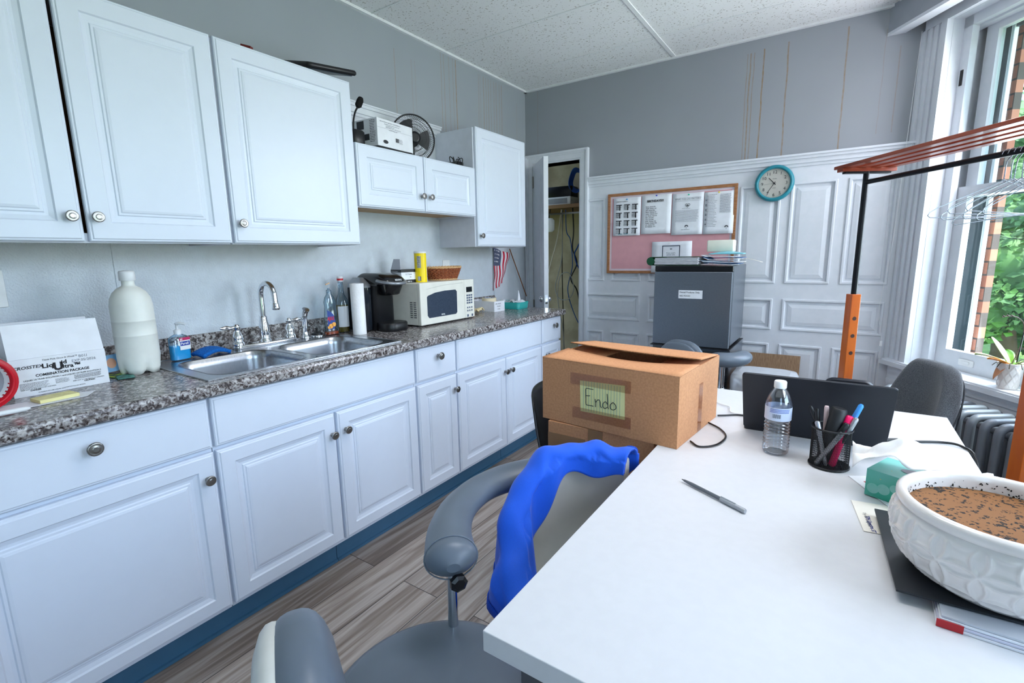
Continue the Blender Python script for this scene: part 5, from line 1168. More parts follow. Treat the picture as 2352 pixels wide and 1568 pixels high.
# envelopes, brochures, folders, notebook
t = thing('folded_brochure', 'red and white brochure under the left end of the tissue box', 'brochure', (2.330, 1.385, Z0), R(-62))
g = G(); g.box(0, .20, 0, .085, 0, .0012); g.build('sheet', paper, t)
g = G(); g.box(.03, .20, .018, .08, .0012, .0015); g.build('red_panel', mat('brochure_red', (178, 28, 38), .4), t)
t = thing('product_leaflet', 'white dental product leaflet sticking out left of the black notebook', 'leaflet', (2.334, 1.246, Z0), R(-82))
g = G(); g.box(0, .135, 0, .10, 0, .0010); g.build('sheet', mat('cream_print_sheet', (232, 226, 216), .5), t)
g = G(); M = Matrix.Translation((.062, .004, .0013)); glyphs(g, 'Try the complete', .0085, frame((.128, .012, .0013), (-1, 0, 0), (0, -1, 0)) @ Matrix.Rotation(PI, 4, 'Z') @ Matrix.Translation((-.075, -.0, 0))); g.build('lettering', grayink, t)
g = G(); glyphs(g, 'TPH Spectra ST', .0105, Matrix.Translation((.066, .014, .0013)), bold=.02); g.build('title_lettering', mat('navy_ink', (30, 50, 130), .5), t)
t = thing('file_folders', 'stack of white file folders under the near side of the planter', 'folders', (2.436, .945, Z0), R(-3))
for k in range(4):
    g = G(); g.box(.002*k, .165, -.075+.003*k, .14, .0035*k, .0035*k+.0028); g.build('folder', (mat('folder_white', (226, 226, 232), .5), mat('folder_lilac', (206, 206, 222), .5), paper, mat('folder_grey', (196, 198, 206), .5))[k], t)
g = G(); g.box(.0, .03, -.0765, -.075, .0, .012, 0); g.build('red_tab', mat('brochure_red', (178, 28, 38)), t)
t = thing('black_notebook', 'black booklet lying beneath the white planter', 'booklet', (2.372, 1.19, Z0+.0145), R(-87))
g = G(); g.box(0, .285, 0, .20, 0, .0035); g.build('cover', mat('black_booklet_cover', (30, 34, 40), .45), t)
g = G(); F = frame((.15, .03, .0037), (0, 1, 0), (-1, 0, 0)) ; glyphs(g, 'CORIGINAL', .014, frame((.205, .038, .0037), (0, 1, 0), (-1, 0, 0))); glyphs(g, 'DENTAL', .011, frame((.272, .105, .0037), (0, 1, 0), (-1, 0, 0))); g.build('lettering', whitep, t)
# planter
t = thing('ceramic_planter', 'large white ceramic bowl planter with embossed diamond pattern at the table edge', 'planter', (2.518, 1.01, Z0+.0183))
cer = mat('glazed_white_ceramic', (226, 220, 216), .14, coat=.3)
kk = 1.0
base_prof = [(.088, 0), (.095, .002), (.108, .012), (.124, .030), (.134, .052), (.1385, .075), (.138, .092), (.134, .108), (.1305, .113)]
def bpr(z):
    for (r0, z0), (r1, z1) in zip(base_prof, base_prof[1:]):
        if z0 <= z <= z1: return r0+(r1-r0)*(z-z0)/max(z1-z0, 1e-6)
    return base_prof[-1][0]
def pot(u, v):
    z = .113*v; r = bpr(z); a = 2*PI*u; U = u*18; V = v*2.5
    def rdg(x): x = x-round(x); return math.exp(-(x/.10)**2)
    m = sstep(.06, .16, v)*sstep(.97, .88, v)
    ring_ = 0
    for di in (-1, 0, 1):
        for dj in (-1, 0, 1):
            d = math.hypot(U-round(U)-di, V-round(V)-dj); ring_ = max(ring_, math.exp(-((d-.7071)/.055)**2))
    r += .0040*m*ring_
    return (r*math.cos(a), r*math.sin(a), z)
g = G(); g.grid(pot, 416, 44); g.lathe([(.001, .0005), (.088, .0)], 60, capa=False, capb=False); g.build('bowl', cer, t)
g = G(); g.lathe([(.1305, .112), (.1335, .114), (.136, .120), (.1355, .127), (.131, .131), (.124, .131), (.120, .127), (.119, .118), (.120, .090)], 80, capa=False, capb=False); g.build('rim', cer, t)
g = G(); g.lathe([(.1195, .104), (.0, .104)], 64, capa=False)
soil = bpy.data.materials.new('damp_tan_soil'); soil.use_nodes = True; nt = soil.node_tree; p = nt.nodes['Principled BSDF']; p.inputs['Roughness'].default_value = .85
tc = nt.nodes.new('ShaderNodeTexCoord'); n1 = nt.nodes.new('ShaderNodeTexNoise'); n1.inputs['Scale'].default_value = 150; n1.inputs['Detail'].default_value = 3; nt.links.new(tc.outputs['Object'], n1.inputs[0])
n2 = nt.nodes.new('ShaderNodeTexNoise'); n2.inputs['Scale'].default_value = 22; nt.links.new(tc.outputs['Object'], n2.inputs[0])
ad = nt.nodes.new('ShaderNodeMath'); ad.operation = 'MULTIPLY_ADD'; ad.inputs[1].default_value = .45; nt.links.new(n2.outputs['Fac'], ad.inputs[0]); nt.links.new(n1.outputs['Fac'], ad.inputs[2])
rp = nt.nodes.new('ShaderNodeValToRGB'); rp.color_ramp.elements[0].position = .80; rp.color_ramp.elements[1].position = .82
rp.color_ramp.elements[0].color = lin((140, 94, 54)); rp.color_ramp.elements[1].color = lin((36, 28, 20)); nt.links.new(ad.outputs[0], rp.inputs[0]); nt.links.new(rp.outputs[0], p.inputs['Base Color'])
g.build('soil', soil, t)
g = G(); rr = random.Random(11)
for k in range(240):
    a = rr.uniform(0, 2*PI); z = .105+.014*rr.random()**2; r = .1192; s = rr.uniform(.0005, .0017)
    g.box(-s, s, -.0006, .0006, -s*.6, s*.6, 0, Matrix.Translation((r*math.cos(a), r*math.sin(a), z)) @ Matrix.Rotation(a+PI/2, 4, 'Z') @ Matrix.Rotation(rr.random()*3, 4, 'Y'))
o = g.build('soil_crumbs', mat('black_soil_crumb', (30, 24, 20), .9), t); o['kind'] = 'stuff'

# ------------------------------------------------------------------ back wall things
t = thing('cork_board', 'pink bulletin board with oak frame on the panelled back wall', 'bulletin board', (.752, WB-.0085, 1.148))
bw, bh = .914, .595; oak = mat('oak_frame', (176, 122, 80), .5, rgb2=(150, 98, 60), scale=30, stretch=(1, 1, 8))
g = G(); g.box(.0, bw, -.008, 0, 0, bh); g.build('backing', mat('board_backing', (224, 210, 220), .8), t)
g = G(); g.box(.035, bw-.035, -.0092, -.0081, .035, bh-.035); g.build('pink_felt', mat('pink_felt', (214, 158, 164), .9), t)
g = G(); fwid = .02
for (a, b, c, d) in ((0, bw, 0, fwid), (0, bw, bh-fwid, bh), (0, fwid, fwid, bh-fwid), (bw-fwid, bw, fwid, bh-fwid)): g.box(a, b, -.016, -.001, c, d)
g.build('oak_frame', oak, t, bevel=.0015)
def sheet(label, x0, x1, z0, z1, y=3.608, name='pinned_paper', tilt=0, m=paper):
    t = thing(name, label, 'paper', (x0, y, z0))
    w, h = x1-x0, z1-z0
    g = G(); g.grid(lambda u, v: (w*u, -.0012-.006*(1-v)**2-.001*math.sin(5*u), h*v), 6, 8); g.build('sheet', m, t, solid=.0005); return t, w, h
Fp = lambda x, z, d=.0085: frame((x, -d, z), (1, 0, 0), (0, 0, 1))
t, w, h = sheet('year calendar page pinned at the left of the pink board', .80, 1.012, 1.43, 1.708)
g = G(); glyphs(g, 'CONNECTICUT CALENDAR 2024', .010, Fp(.02, h-.03, .004), sx=.62)
for r in range(4):
    for c in range(3):
        x, z = .022+c*.062, h-.055-r*.058
        g.box(x, x+.046, -.0078, -.0074, z, z+.006)
        for q in range(5): rules(g, x, x+.042, z-.008-q*.006, z-.008-q*.006, 1, .003, Fp(0, 0, .0078))
        g.box(x+.026, x+.034, -.0078, -.0074, z-.036, z)
g.build('calendar_print', ink, t)
g = G(); g.box(.04, .075, -.0082, -.0079, .012, .016); g.box(.085, .12, -.0082, -.0079, .012, .016); g.build('teal_print', teal, t)
t, w, h = sheet('birthdays list pinned second from the left on the pink board', 1.018, 1.236, 1.436, 1.712)
g = G(); glyphs(g, 'BIRTHDAYS!!!', .021, Fp(.042, h-.05, .0055), bold=.04, sx=.95); g.build('title_lettering', ink, t)
g = G(); glyphs(g, '\n'.join(['Karen - January 8th', 'Angela - January 16th', 'Julia - January 26th', 'Bianca - February 5th', 'Ashley - February 22nd', 'Dr. Vincent - April 4th', 'Mari - June 27th', 'Amy - June 28th', 'Justin - October 12th', 'Krystal - October 29th', 'Ali - October 31st', 'Dr. Holloman - 7/11']), .0098, Fp(.034, h-.085), bold=.02, shear=.15, sx=.92, line=1.32); g.build('list_lettering', ink, t)
t, w, h = sheet('letter headed What you do matters pinned on the pink board', 1.242, 1.455, 1.422, 1.706)
g = G(); glyphs(g, 'WHAT YOU DO MATTERS!', .022, Fp(.018, h-.046, .005), sx=.60, spacing=1.15); g.box(.015, .20, -.0058, -.0055, h-.054, h-.053)
rules(g, .025, .185, .09, .165, 11, .0022, Fp(0, 0), jitter=.12); rules(g, .07, .14, .033, .033, 1, .003, Fp(0, 0, .0095)); rules(g, .07, .14, .178, .178, 1, .0026, Fp(0, 0)); g.build('lettering', grayink, t)
g = G(); hp = [(.107+.016*math.sin(a)**3, h-.083+.0135*(13*math.cos(a)-5*math.cos(2*a)-2*math.cos(3*a)-math.cos(4*a))/16, 0) for a in [2*PI*k/30 for k in range(30)]]; g.tube([(x, -.0072, z) for x, z, _ in hp], .0012, 5, closed=True); g.box(.1, .114, -.0076, -.0073, h-.088, h-.082); g.build('heart_emblem', ink, t)
def tree_emblem(t, x, z):
    g = G(); g.box(x-.0012, x+.0012, -.0098, -.0094, z-.012, z)
    for k in range(9): a = PI*k/8; g.add([(x+.009*math.cos(a)+.0035*math.cos(b), -.0097, z+.004+.008*math.sin(a)+.0035*math.sin(b)) for b in [2*PI*q/8 for q in range(8)]], [tuple(range(8))])
    g.build('tree_emblem', grayink, t)
tree_emblem(t, .105, .052)
t, w, h = sheet('two-column notice pinned at the right of the pink board', 1.458, 1.652, 1.42, 1.700)
g = G(); rules(g, .012, .09, .05, h-.02, 22, .0026, Fp(0, 0, .0078), jitter=.3); rules(g, .103, .175, .14, h-.02, 22, .0022, Fp(0, 0, .007), jitter=.1)
for k in range(6): g.box(.010, .019, -.0082, -.0079, .06+k*.032, .072+k*.032)
g.build('lettering', grayink, t); tree_emblem(t, .152, .04)
t, w, h = sheet('white quote card with grey square border on the lower pink board', 1.105, 1.39, 1.155, 1.378)
g = G(); x0, x1, z1 = .078, .205, h-.028
for (a, b, c, d) in ((x0, x1, z1-.006, z1), (x0, x0+.006, .09, z1), (x1-.006, x1, .09, z1), (x0, x1, .084, .09)): g.box(a, b, -.0086, -.0082, c, d)
glyphs(g, '“', .035, Fp((x0+x1)/2, z1-.045), align='CENTER', bold=.03); glyphs(g, 'If you need a\nperson who', .0125, Fp((x0+x1)/2, z1-.058), align='CENTER', bold=.01); g.build('lettering', mat('slate_ink', (66, 76, 92), .6), t)
for x, z, col, lab in ((.906, 1.696, (40, 140, 200), 'light blue push pin on the calendar page'), (1.128, 1.706, (40, 50, 170), 'dark blue push pin on the birthdays list'), (1.354, 1.694, (40, 190, 150), 'green push pin on the What you do matters letter'), (1.552, 1.694, (230, 210, 40), 'yellow push pin on the two-column notice'), (1.235, 1.366, (214, 214, 214), 'clear push pin on the quote card')):
    t = thing('push_pin', lab, 'push pin', (x, 3.6065, z)); g = G(); g.lathe([(.0045, 0), (.0045, .002), (.0025, .004), (.003, .010), (.0045, .012), (.004, .013)], 12, T=frame((0, 0, 0), (1, 0, 0), (0, 0, 1))); g.build('pin_head', mat('pin_%d%d' % (col[0], col[1]), col, .3), t)
# clock
t = thing('wall_clock', 'round teal wall clock showing about 10:35 on the panelling', 'clock', (1.878, WB-.0085, 1.722))
Tc = frame((0, 0, 0), (1, 0, 0), (0, 0, 1))
g = G(); g.lathe([(.098, .0), (.110, .001), (.113, .010), (.110, .022), (.103, .028), (.098, .030), (.093, .028), (.089, .020), (.089, .010)], 64, T=Tc, capb=False); g.build('rim', teal, t)
g = G(); g.lathe([(.0905, .009), (.0905, .010)], 48, T=Tc); g.build('dial', mat('cream_dial', (232, 228, 220), .5), t)
g = G()
for k in range(1, 13):
    a = R(90-30*k); glyphs(g, str(k), .027, Tc @ Matrix.Translation((.069*math.cos(a), .069*math.sin(a)-.0095, .0108)), align='CENTER')
for k in range(60):
    a = R(6*k); r0 = .0845; g.box(-.0005, .0005, r0-.003 if k % 5 else r0-.006, r0, .0104, .0108, 0, Tc @ Matrix.Rotation(-a, 4, 'Z'))
glyphs(g, 'FIRSTIME', .006, Tc @ Matrix.Translation((0, .026, .0108)), align='CENTER'); glyphs(g, 'QUARTZ', .005, Tc @ Matrix.Translation((0, -.03, .0108)), align='CENTER'); g.build('numerals', mat('dark_numeral_ink', (44, 50, 58), .5), t)
def hand(nm, deg, l, w, z, m):
    g = G(); g.add([(-w, -.012, z), (w, -.012, z), (w*.8, l*.9, z), (0, l, z), (-w*.8, l*.9, z)], [(0, 1, 2, 3, 4)], T=Tc @ Matrix.Rotation(R(-deg), 4, 'Z')); g.build(nm, m, t, solid=.0008)
hand('hour_hand', 317, .050, .0022, .014, blackp); hand('minute_hand', 213, .072, .0018, .016, blackp); hand('second_hand', 265, .068, .0005, .018, blackp)
g = G(); g.lathe([(.004, .01), (.004, .019)], 14, T=Tc); g.build('hub', blackp, t)
g = G(); g.lathe([(.092, .0195), (.0, .021)], 48, T=Tc, capa=False); g.build('lens', glassmat('clock_lens', (250, 250, 250), .03, .05), t)
t = thing('wall_hook', 'small white adhesive hook on the rail above the rack', 'hook', (2.318, WB-.001, 1.79))
g = G(); g.rbox(-.014, .014, -.03, .03, 0, .006, .006, T=Tc); g.tube([(0, -.006, -.02), (0, -.022, -.024), (0, -.024, -.008)], .004, 8); g.build('hook_body', whitep, t)
# fridges
fs = mat('brushed_grey_steel', (128, 136, 146), .36, .85, rgb2=(118, 126, 137), scale=90, stretch=(1, 1, 16)); fsd = mat('grey_fridge_side', (112, 120, 130), .3, .7)
t = thing('mini_fridge', 'silver mini fridge labelled dental products only, stacked on a black one', 'fridge', (1.308, 3.05, .728))
g = G(); g.box(.002, .452, .052, .47, .012, .488, 0); g.box(.002, .450, .030, .052, .016, .486, 1)
for x in (.03, .42): g.lathe([(.015, 0), (.015, .012)], 12, c=(x, .08, 0), mi=1); g.lathe([(.015, 0), (.015, .012)], 12, c=(x, .43, 0), mi=1)
g.build('cabinet_body', [fsd, blackp], t, bevel=.002)
g = G(); g.box(0, .452, -.002, .030, .002, .455, 0); g.build('door', fs, t, bevel=.003)
g = G(); g.box(.0, .452, .004, .030, .4565, .492, 0); g.build('top_trim', blackg, t, bevel=.003)
g = G(); g.box(.152, .292, -.0032, -.002, .294, .344); o = g.build('paper_label', paper, t)
g = G(); glyphs(g, 'Dental Products Only', .0135, frame((.158, -.0036, .327), (1, 0, 0), (0, 0, 1)), bold=.015, sx=.98); glyphs(g, 'NO FOOD', .0135, frame((.158, -.0036, .305), (1, 0, 0), (0, 0, 1)), bold=.015); g.build('lettering', ink, o)
text('Hisense', .016, mat('embossed_grey', (100, 108, 118), .4), t, frame((.182, -.0024, .372), (1, 0, 0), (0, 0, 1)))
t = thing('lower_mini_fridge', 'dark mini fridge with steel side standing on the floor under the silver one', 'fridge', (1.300, 3.03, 0))
g = G(); g.box(.002, .468, .045, .49, .015, .722, 0); g.build('cabinet_body', fsd, t, bevel=.002)
g = G(); g.box(0, .47, -.002, .043, .03, .70, 0); g.build('door', blackg, t, bevel=.004)
g = G(); g.box(.0, .47, -.0, .49, .7225, .7275, 0); g.build('top_panel', blackp, t)
g = G(); g.box(.02, .45, .06, .47, 0, .015); g.build('foot_plinth', blackp, t)
# stuff on the fridge
FZ = 1.2205
t = thing('ring_binder', 'green-edged open ring binder full of papers on top of the silver fridge', 'binder', (1.262, 3.08, FZ), R(-3))
g = G(); g.rbox(0, .30, 0, .26, 0, .002, .004, vc=.0005); g.rbox(.0, .30, 0, .26, .050, .0525, .004, vc=.0005); g.tube([(.006, 0, .026), (.006, .26, .026)], .0255, 14, flat=1); g.build('cover', mat('dark_green_binder', (14, 74, 46), .35), t)
g = G()
for k in range(6): g.box(.03+.002*(k % 3), .295+.003*(k % 2), .004, .25, .006+k*.007, .0115+k*.007, 0, Matrix.Rotation(R(.3*(k % 3-1)), 4, 'Z'))
g.build('paper_pages', mat('page_stack', (224, 226, 232), .7, rgb2=(188, 192, 202), scale=600, stretch=(.05, .05, 1)), t)
t = thing('loose_papers', 'untidy pile of folded papers and blue folders right of the green binder', 'papers', (1.57, 3.10, FZ), R(2))
cols = [paper, mat('blue_folder', (60, 100, 150), .5), paper, mat('light_blue_sheet', (170, 196, 224), .6), paper, mat('blue_folder', (60, 100, 150)), paper]
for k in range(7):
    g = G(); w_ = .18+.02*((k*7) % 3); g.grid(lambda u, v: (-.0+.008*((k*5) % 3)+w_*u, -.01+.2*v, .004+k*.0075+.012*math.exp(-(u/.1)**2)*(1 if k > 3 else 0)+.003*math.sin(4*u+k)), 14, 4); g.build('sheet', cols[k], t, solid=.0028)
g = G(); g.grid(lambda u, v: (.16+.17*u, .03+.03*v, .045-.03*u*u), 8, 2); g.build('curled_sheet', mat('buff_sheet', (214, 208, 196), .7), t, solid=.001)
t = thing('teal_pouch', 'flat translucent teal plastic pouch on the loose papers', 'pouch', (1.70, 3.16, FZ+.066), R(3))
g = G(); g.grid(lambda u, v: (-.09+.19*u, -.06+.12*v, .012*math.sin(PI*u)*math.sin(PI*v)), 12, 8); g.build('film', mat('teal_film', (120, 190, 204), .3), t, solid=.006)
t = thing('cream_plastic_box', 'small cream plastic box on the teal pouch over the fridge', 'box', (1.662, 3.20, FZ+.0795), R(3))
g = G(); g.rbox(-.075, .075, -.05, .06, 0, .068, .008, vc=.004); g.build('case', mat('cream_plastic', (220, 222, 208), .5), t)
# bin and cardboard
t = thing('pedal_bin', 'rounded silver and grey waste bin behind the laptop by the cardboard', 'bin', (1.955, 3.12, 0), 0)
g = G(); g.loft([rrect(-.15, .15, -.13, .13, .06, 0), rrect(-.165, .165, -.14, .14, .07, .50)]); g.build('bin_body', mat('grey_bin_plastic', (150, 154, 160), .45), t)
g = G(); g.loft([rrect(-.172, .172, -.147, .147, .075, .50), rrect(-.174, .174, -.149, .149, .078, .54), rrect(-.172, .172, -.147, .147, .075, .575), rrect(-.16, .16, -.135, .135, .07, .598), rrect(-.13, .13, -.105, .105, .06, .605)]); g.build('lid', mat('silver_lid', (206, 208, 212), .22, .4), t)
t = thing('cardboard_sheet', 'flat brown corrugated cardboard standing behind the waste bin', 'cardboard', (1.752, 3.50, .0), 0)
g = G(); g.box(0, .355, 0, .012, 0, .63, 0, Matrix.Rotation(R(-7), 4, 'X')); g.build('board', mat('worn_cardboard', (166, 134, 104), .8, rgb2=(140, 110, 84), scale=30, stretch=(14, 1, 1)), t)
g = G(); M = frame((.022, -.0008+.060, .60), (0, -.12, -1), (1, 0, 0)); glyphs(g, 'N OP17', .026, frame((.015, .0705, .605), (0, -.122, -1), (1, 0, 0)), sx=.9); g.build('handwriting', mat('faded_marker', (84, 62, 48), .8), t)

# ------------------------------------------------------------------ clothes rack
RP = Vector((2.337, 2.87, 0)); RL = .86
t = thing('clothes_rack', 'reddish wood and black metal clothes rack in front of the window', 'clothes rack', tuple(RP), math.atan2(D.y, D.x))
rw = mat('cherry_stained_wood', (212, 108, 36), .3, rgb2=(192, 88, 28), scale=12, stretch=(1, 1, .15), coat=.3); rwx = mat('cherry_stained_slat', (158, 72, 44), .3, rgb2=(136, 54, 32), scale=12, stretch=(.15, 1, 1), coat=.3)
for x in (0, RL):
    g = G(); g.box(x-.022, x+.022, -.022, .022, .03, 1.087); o = g.build('post', rw, t, bevel=.0025)
    for z in (.80, .885, .97):
        g = G(); s = -1; g.lathe([(.0075, 0), (.0095, .0015), (.0095, .0022)], 16, T=frame((x+.0, .0, z), (0, 0, 1), (1, 0, 0)) if False else frame((x-.0, 0, z), (0, 1, 0), (0, 0, 1)) @ Matrix.Translation((0, 0, .0205)), capb=True); g.build('adjustment_hole', mat('dark_hole', (60, 30, 20), .6), o)
    g = G(); g.box(x-.02, x+.02, -.24, .24, 0, .03); g.build('foot', rw, t, bevel=.003)
    g = G(); g.tube([(x, 0, 1.08), (x, 0, 1.655)], .0125, 14); g.box(x-.012, x+.012, -.105, .105, 1.644, 1.652); g.build('upright_tube', mat('black_steel', (24, 27, 32), .35, .5), t)
    g = G(); g.box(x-.02, x+.02, -.125, .125, 1.6525, 1.668); g.build('shelf_support', rwx, t, bevel=.001)
g = G(); g.tube([(0, 0, 1.605), (RL, 0, 1.605)], .0105, 14); g.build('hanging_rail', mat('black_steel', (24, 27, 32)), t)
for k in range(4):
    y = -.122+k*.0675; g = G(); g.box(-.05, RL+.06, y, y+.04, 1.6685, 1.683); g.build('shelf_slat', rwx, t, bevel=.002)
wire = mat('galvanised_wire', (170, 180, 192), .25, .8)
def hanger_mesh():
    g = G(); hk = arc((0, 0, 0), .016, -40, 190, 12, (0, 1, 0), (0, 0, 1)); hk.reverse()
    hook = [(0, -.0158, .0)]+arc((0, 0, 0), .0145, 180, -60, 14, (0, 1, 0), (0, 0, 1))+[(0, .002, -.022), (0, 0, -.04), (0, 0, -.085)]
    g.tube(hook, .0016, 6)
    body = [(0, 0, -.083), (0, -.03, -.098), (0, -.175, -.165), (0, -.20, -.182), (0, -.205, -.192), (0, -.197, -.199), (0, -.18, -.2), (0, 0, -.2), (0, .18, -.2), (0, .197, -.199), (0, .205, -.192), (0, .2, -.182), (0, .175, -.165), (0, .03, -.098), (0, 0, -.083)]
    g.tube(body, .0015, 6); g.tube([(.0015*math.cos(a*2), .0015*math.sin(a*2), -.05-a*.003) for a in range(14)], .0011, 5); return g
hlab = ['wire hanger, the first on the rail and turned most to the left', 'wire hanger, second on the rail from the left', 'wire hanger, third on the rail from the left', 'wire hanger, fourth on the rail from the left', 'wire hanger, fifth on the rail, hanging lower to the left', 'wire hanger, sixth on the rail from the left', 'wire hanger, seventh on the rail from the left', 'wire hanger, last on the rail toward the right post']
hm = None
for k in range(8):
    s = .655+k*.018; p = RP+D*s+Vector((0, 0, 1.6155-.0115+.0145*0+.0)); rz = math.atan2(D.y, D.x)+R((-14, -6, 2, 7, -22, 5, 12, -3)[k])
    if hm is None: o = hanger_mesh().build('wire_hanger', wire); hm = o.data
    else: o = bpy.data.objects.new('wire_hanger', hm); C.objects.link(o)
    tag(o, hlab[k], 'hanger', 'wire hangers on the clothes rack'); o.location = p+Vector((0, 0, -.001)); o.rotation_euler = (R((0, 3, -2, 4, 9, -3, 1, 6)[k]), 0, rz)

# ------------------------------------------------------------------ radiator
rm = mat('grey_painted_cast_iron', (118, 124, 132), .4, .2)
t = thing('radiator', 'grey cast-iron column radiator under the window sill', 'radiator', tuple(P0), math.atan2(D.y, D.x))
# local: x along the wall, -y into the room
for k in range(15):
    s = .345+k*.062; g = G(); ya, yb = -.085, -.275
    pth = []
    for (cy, cz, a0) in ((yb+.035, .535, 90), (yb+.035, .13, 180), (ya-.035, .13, 270), (ya-.035, .535, 0)):
        for q in range(6): a = R(a0+90*q/5); pth.append((s, cy+.035*math.cos(a), cz+.035*math.sin(a)))
    rs = G(); g.tube(pth, .0175, 10, closed=True, flat=1.0, up=(1, 0, 0)); g.tube([(s, (ya+yb)/2, .12), (s, (ya+yb)/2, .56)], .0165, 10)
    if k in (0, 14): g.tube([(s, yb+.03, .1), (s, yb+.03, 0)], .018, 10); g.tube([(s, ya-.03, .1), (s, ya-.03, 0)], .018, 10)
    g.build('radiator_section', rm, t)
g = G(); g.tube([(.33, -.18, .14), (1.23, -.18, .14)], .02, 12); g.tube([(.33, -.18, .52), (1.23, -.18, .52)], .02, 12); g.build('connecting_nipples', rm, t)

# ------------------------------------------------------------------ orchid on the sill
op = P0+D*.72-N*(.0)+Vector((0, 0, ZS+.0045)); op = P0+D*.700+Vector((0, 0, ZS+.0045))
t = thing('orchid_pot', 'orchid with pale and orange leaves in a white lattice pot on the sill', 'plant', tuple(op-N*.005), 0)
g = G()
def pot2(u, v):
    z = .118*v; r = .034+.010*v; U = u*9; V = v*2.2
    rdg = lambda x: math.exp(-((x-round(x))/.045)**2)
    r += .0022*max(rdg(U+V), rdg(U-V), rdg(U+V+.12), rdg(U-V+.12))*sstep(.05, .12, v)*sstep(1, .93, v)
    return (r*math.cos(2*PI*u), r*math.sin(2*PI*u), z)
g.grid(pot2, 150, 40); g.lathe([(.0, 0), (.034, 0)], 40, capa=False, capb=False); g.lathe([(.044, .116), (.0455, .118), (.044, .120), (.040, .118), (.039, .09), (0, .09)], 40, capa=False); g.build('pot', cer, t)
g = G(); g.lathe([(.0385, .095), (.03, .103), (.0, .106)], 24, capa=False); g.build('bark_mix', mat('bark_mix', (70, 50, 38), .9, bump=1, bscale=120, bdist=.006), t)
lgm = mat('pale_green_leaf', (176, 200, 130), .4, rgb2=(206, 218, 170), scale=10); lgo = mat('orange_leaf', (222, 140, 48), .4, rgb2=(200, 110, 40), scale=10); lgb = mat('tan_leaf', (206, 146, 108), .5); lgg = mat('green_leaf', (86, 140, 40), .35, rgb2=(150, 190, 70), scale=8)
RTv = Vector((.83, .558, 0)); FWv = Vector((-.558, .83, 0))
def leaf(az, L_, rise, droop, w, m):
    d = RTv*math.cos(R(az))+FWv*math.sin(R(az)); sd = Vector((-d.y, d.x, 0))
    def f(u, v):
        x = L_*v; z = .10+rise*v-droop*v*v; wid = w*math.sin(PI*min(v*.92+.06, 1))**.7*(2*u-1)
        return tuple(d*x+sd*wid+Vector((0, 0, z+abs(2*u-1)*w*.35)))
    g = G(); g.grid(f, 6, 14); g.build('leaf', m, t, solid=.0018)
leaf(160, .135, .10, .05, .024, lgm); leaf(182, .115, .07, .03, .020, lgo); leaf(115, .08, .15, .03, .024, lgm); leaf(172, .062, .04, .10, .022, lgb); leaf(20, .10, .09, .10, .022, lgg); leaf(-40, .11, .08, .12, .024, lgm); leaf(60, .09, .12, .06, .022, lgg); leaf(140, .07, .05, .02, .018, lgg)
g = G()
for k in range(7):
    a = 2.2+k*.75; g.tube(smooth_path([(0, 0, .10), (.02*math.cos(a), .02*math.sin(a), .115), (.045*math.cos(a), .045*math.sin(a), .112+.004*k), (.06*math.cos(a), .06*math.sin(a), .10)], 4), .0016, 5)
g.build('aerial_roots', mat('dark_root', (66, 60, 44), .7), t)
g = G(); st = smooth_path([(0, 0, .1), tuple(RTv*.03+Vector((0, 0, .2))), tuple(RTv*.03+Vector((0, 0, .29))), tuple(RTv*.0+Vector((0, 0, .325))), tuple(-RTv*.04+Vector((0, 0, .335))), tuple(-RTv*.075+Vector((0, 0, .33)))], 6); g.tube(st, .0018, 6)
for k in (22, 25, 28): p = Vector(st[min(k, len(st)-1)]); g.tube([tuple(p), tuple(p+Vector((0, 0, .006))-RTv*.008)], [.0035, .0018], 6)
g.build('flower_spike', mat('dark_stem', (84, 60, 60), .6), t)
g = G(); g.tube([tuple(RTv*.025+Vector((0, 0, .1))), tuple(RTv*.035+Vector((0, 0, .26)))], .0028, 8); g.build('support_stake', blackp, t)
g = G(); g.lathe([(.002, 0), (.009, .006), (.010, .016), (.003, .024)], 10, T=Matrix.Translation(RTv*.045+Vector((0, 0, .285)))); g.build('bud', mat('magenta_bud', (120, 30, 60), .5), t)
t = thing('dried_leaf', 'curled brown dried leaf resting on the lower sash rail', 'leaf', tuple(P0+D*.60-N*.093+Vector((0, 0, ZS+.106))), 0)
g = G(); g.grid(lambda u, v: tuple(RTv*(.004*(u-.5)+.008*math.sin(3.5*v))+Vector((0, 0, .035*v))+FWv*(.006*(u-.5))), 3, 8); g.build('leaf', mat('brown_dry_leaf', (130, 70, 40), .7), t, solid=.001)
# blind cord
c0 = P0+D*.0+N*.035
t = cable('thin white blind cord with a small white toggle hanging in the window corner', [(c0.x+.0, c0.y-.02, 2.44), (c0.x-.01, c0.y-.02, 1.9), (c0.x-.02, c0.y-.03, 1.35), (c0.x-.045, c0.y-.02, .95), (c0.x-.02, c0.y-.03, .76), (c0.x-.02, c0.y-.03, .45)], .0012, whitep, 8, 'blind_cord', 'cord')
g = G(); g.box(-.006, .006, -.006, .006, 0, .03, 0, Matrix.Translation((c0.x-.02, c0.y-.03, .73))); g.build('cord_toggle', whitep, t)

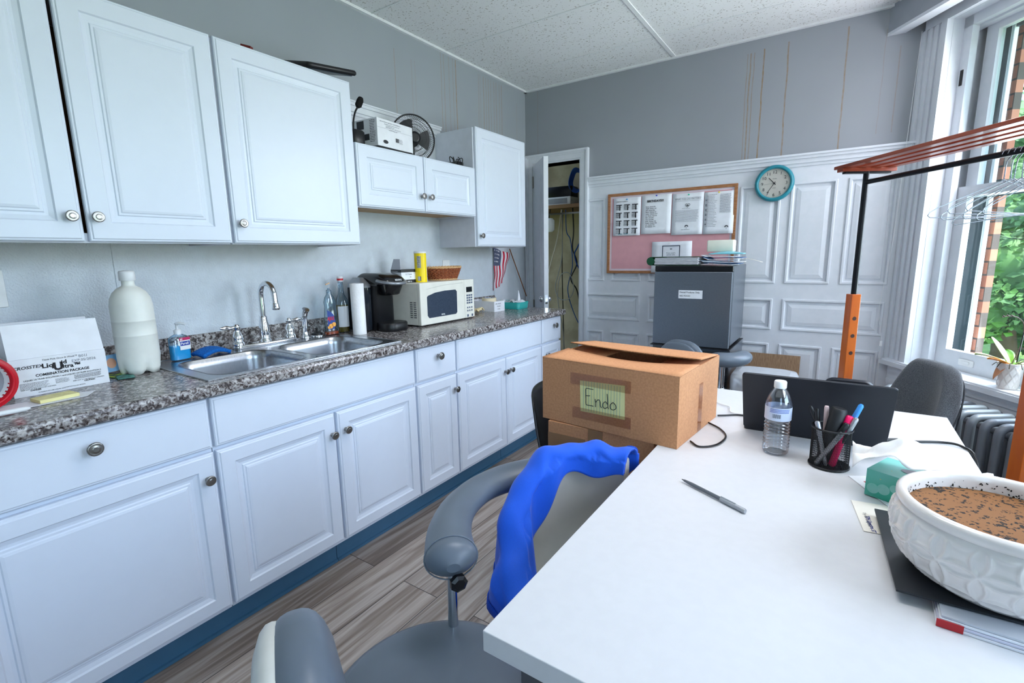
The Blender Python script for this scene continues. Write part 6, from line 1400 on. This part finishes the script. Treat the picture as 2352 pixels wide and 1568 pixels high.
# ------------------------------------------------------------------ outside
grass = mat('lawn_green', (120, 150, 70), .9, rgb2=(90, 122, 48), scale=3, detail=8)  # two lawn greens mixed by noise
g = G(); g.box(-12, 30, -14, 30, -.75, -.7); o = struct(g.build('ground', grass))
g = G(); g.add([(0, 0, 0), (9, 14, 0), (11, 13, 0), (2.2, -1.5, 0)], [(0, 1, 2, 3)], T=Matrix.Translation((4.5, 2.5, -.695))); struct(g.build('path', mat('pale_concrete_path', (196, 190, 180), .9)))
lfm = mat('tree_leaf_green', (78, 120, 50), .7, rgb2=(44, 84, 34), scale=2.5, detail=3); trunk = mat('tree_bark', (92, 74, 58), .9)
def tree(lab, x, y, rad, zc, n, seed, flat=.8):
    rr = random.Random(seed); t = thing('leafy_tree', lab, 'tree', (x, y, -.7), 0, 'trees beyond the window')
    g = G(); g.tube([(0, 0, 0), (.1, .05, zc*.5), (0, 0, zc)], [.16, .12, .08], 10); g.build('trunk', trunk, t)
    g = G()
    blobs = [(Vector((rr.uniform(-.6, .6)*rad, rr.uniform(-.6, .6)*rad, zc+rr.uniform(-.6, .5)*rad*flat)), rad*rr.uniform(.35, .6)) for _ in range(12)]
    for i in range(n):
        c, r = blobs[i % 12]; d = Vector((rr.gauss(0, 1), rr.gauss(0, 1), rr.gauss(0, 1))).normalized(); p = c+d*r*rr.uniform(.75, 1.02); s = rr.uniform(.035, .075)
        q = Matrix.Translation(p) @ d.to_track_quat('Z', 'Y').to_matrix().to_4x4() @ Matrix.Rotation(rr.uniform(-.9, .9), 4, 'X') @ Matrix.Rotation(rr.uniform(-.9, .9), 4, 'Y')
        g.add([(-s, 0, 0), (0, -s*.6, .01), (s*1.1, 0, 0), (0, s*.6, .01)], [(0, 1, 2, 3)], T=q)
    for c, r in blobs: g.lathe([(.05*r, -.8*r), (.55*r, -.6*r), (.78*r, -.1*r), (.7*r, .35*r), (.4*r, .68*r), (.05*r, .8*r)], 10, c=tuple(c))
    g.build('crown', lfm, t)
tree('broad green tree close to the right side of the window view', 5.2, 8.6, 1.4, 1.7, 6500, 1)
tree('dark green tree in the middle of the window view', 3.9, 8.0, 1.0, 1.5, 6500, 2)
tree('green tree behind the brick edge at the left of the window view', 3.2, 11.2, 1.5, 1.9, 6500, 3)
tree('tall pale tree rising highest beyond the others', 5.4, 13.2, 1.9, 3.2, 6500, 4)
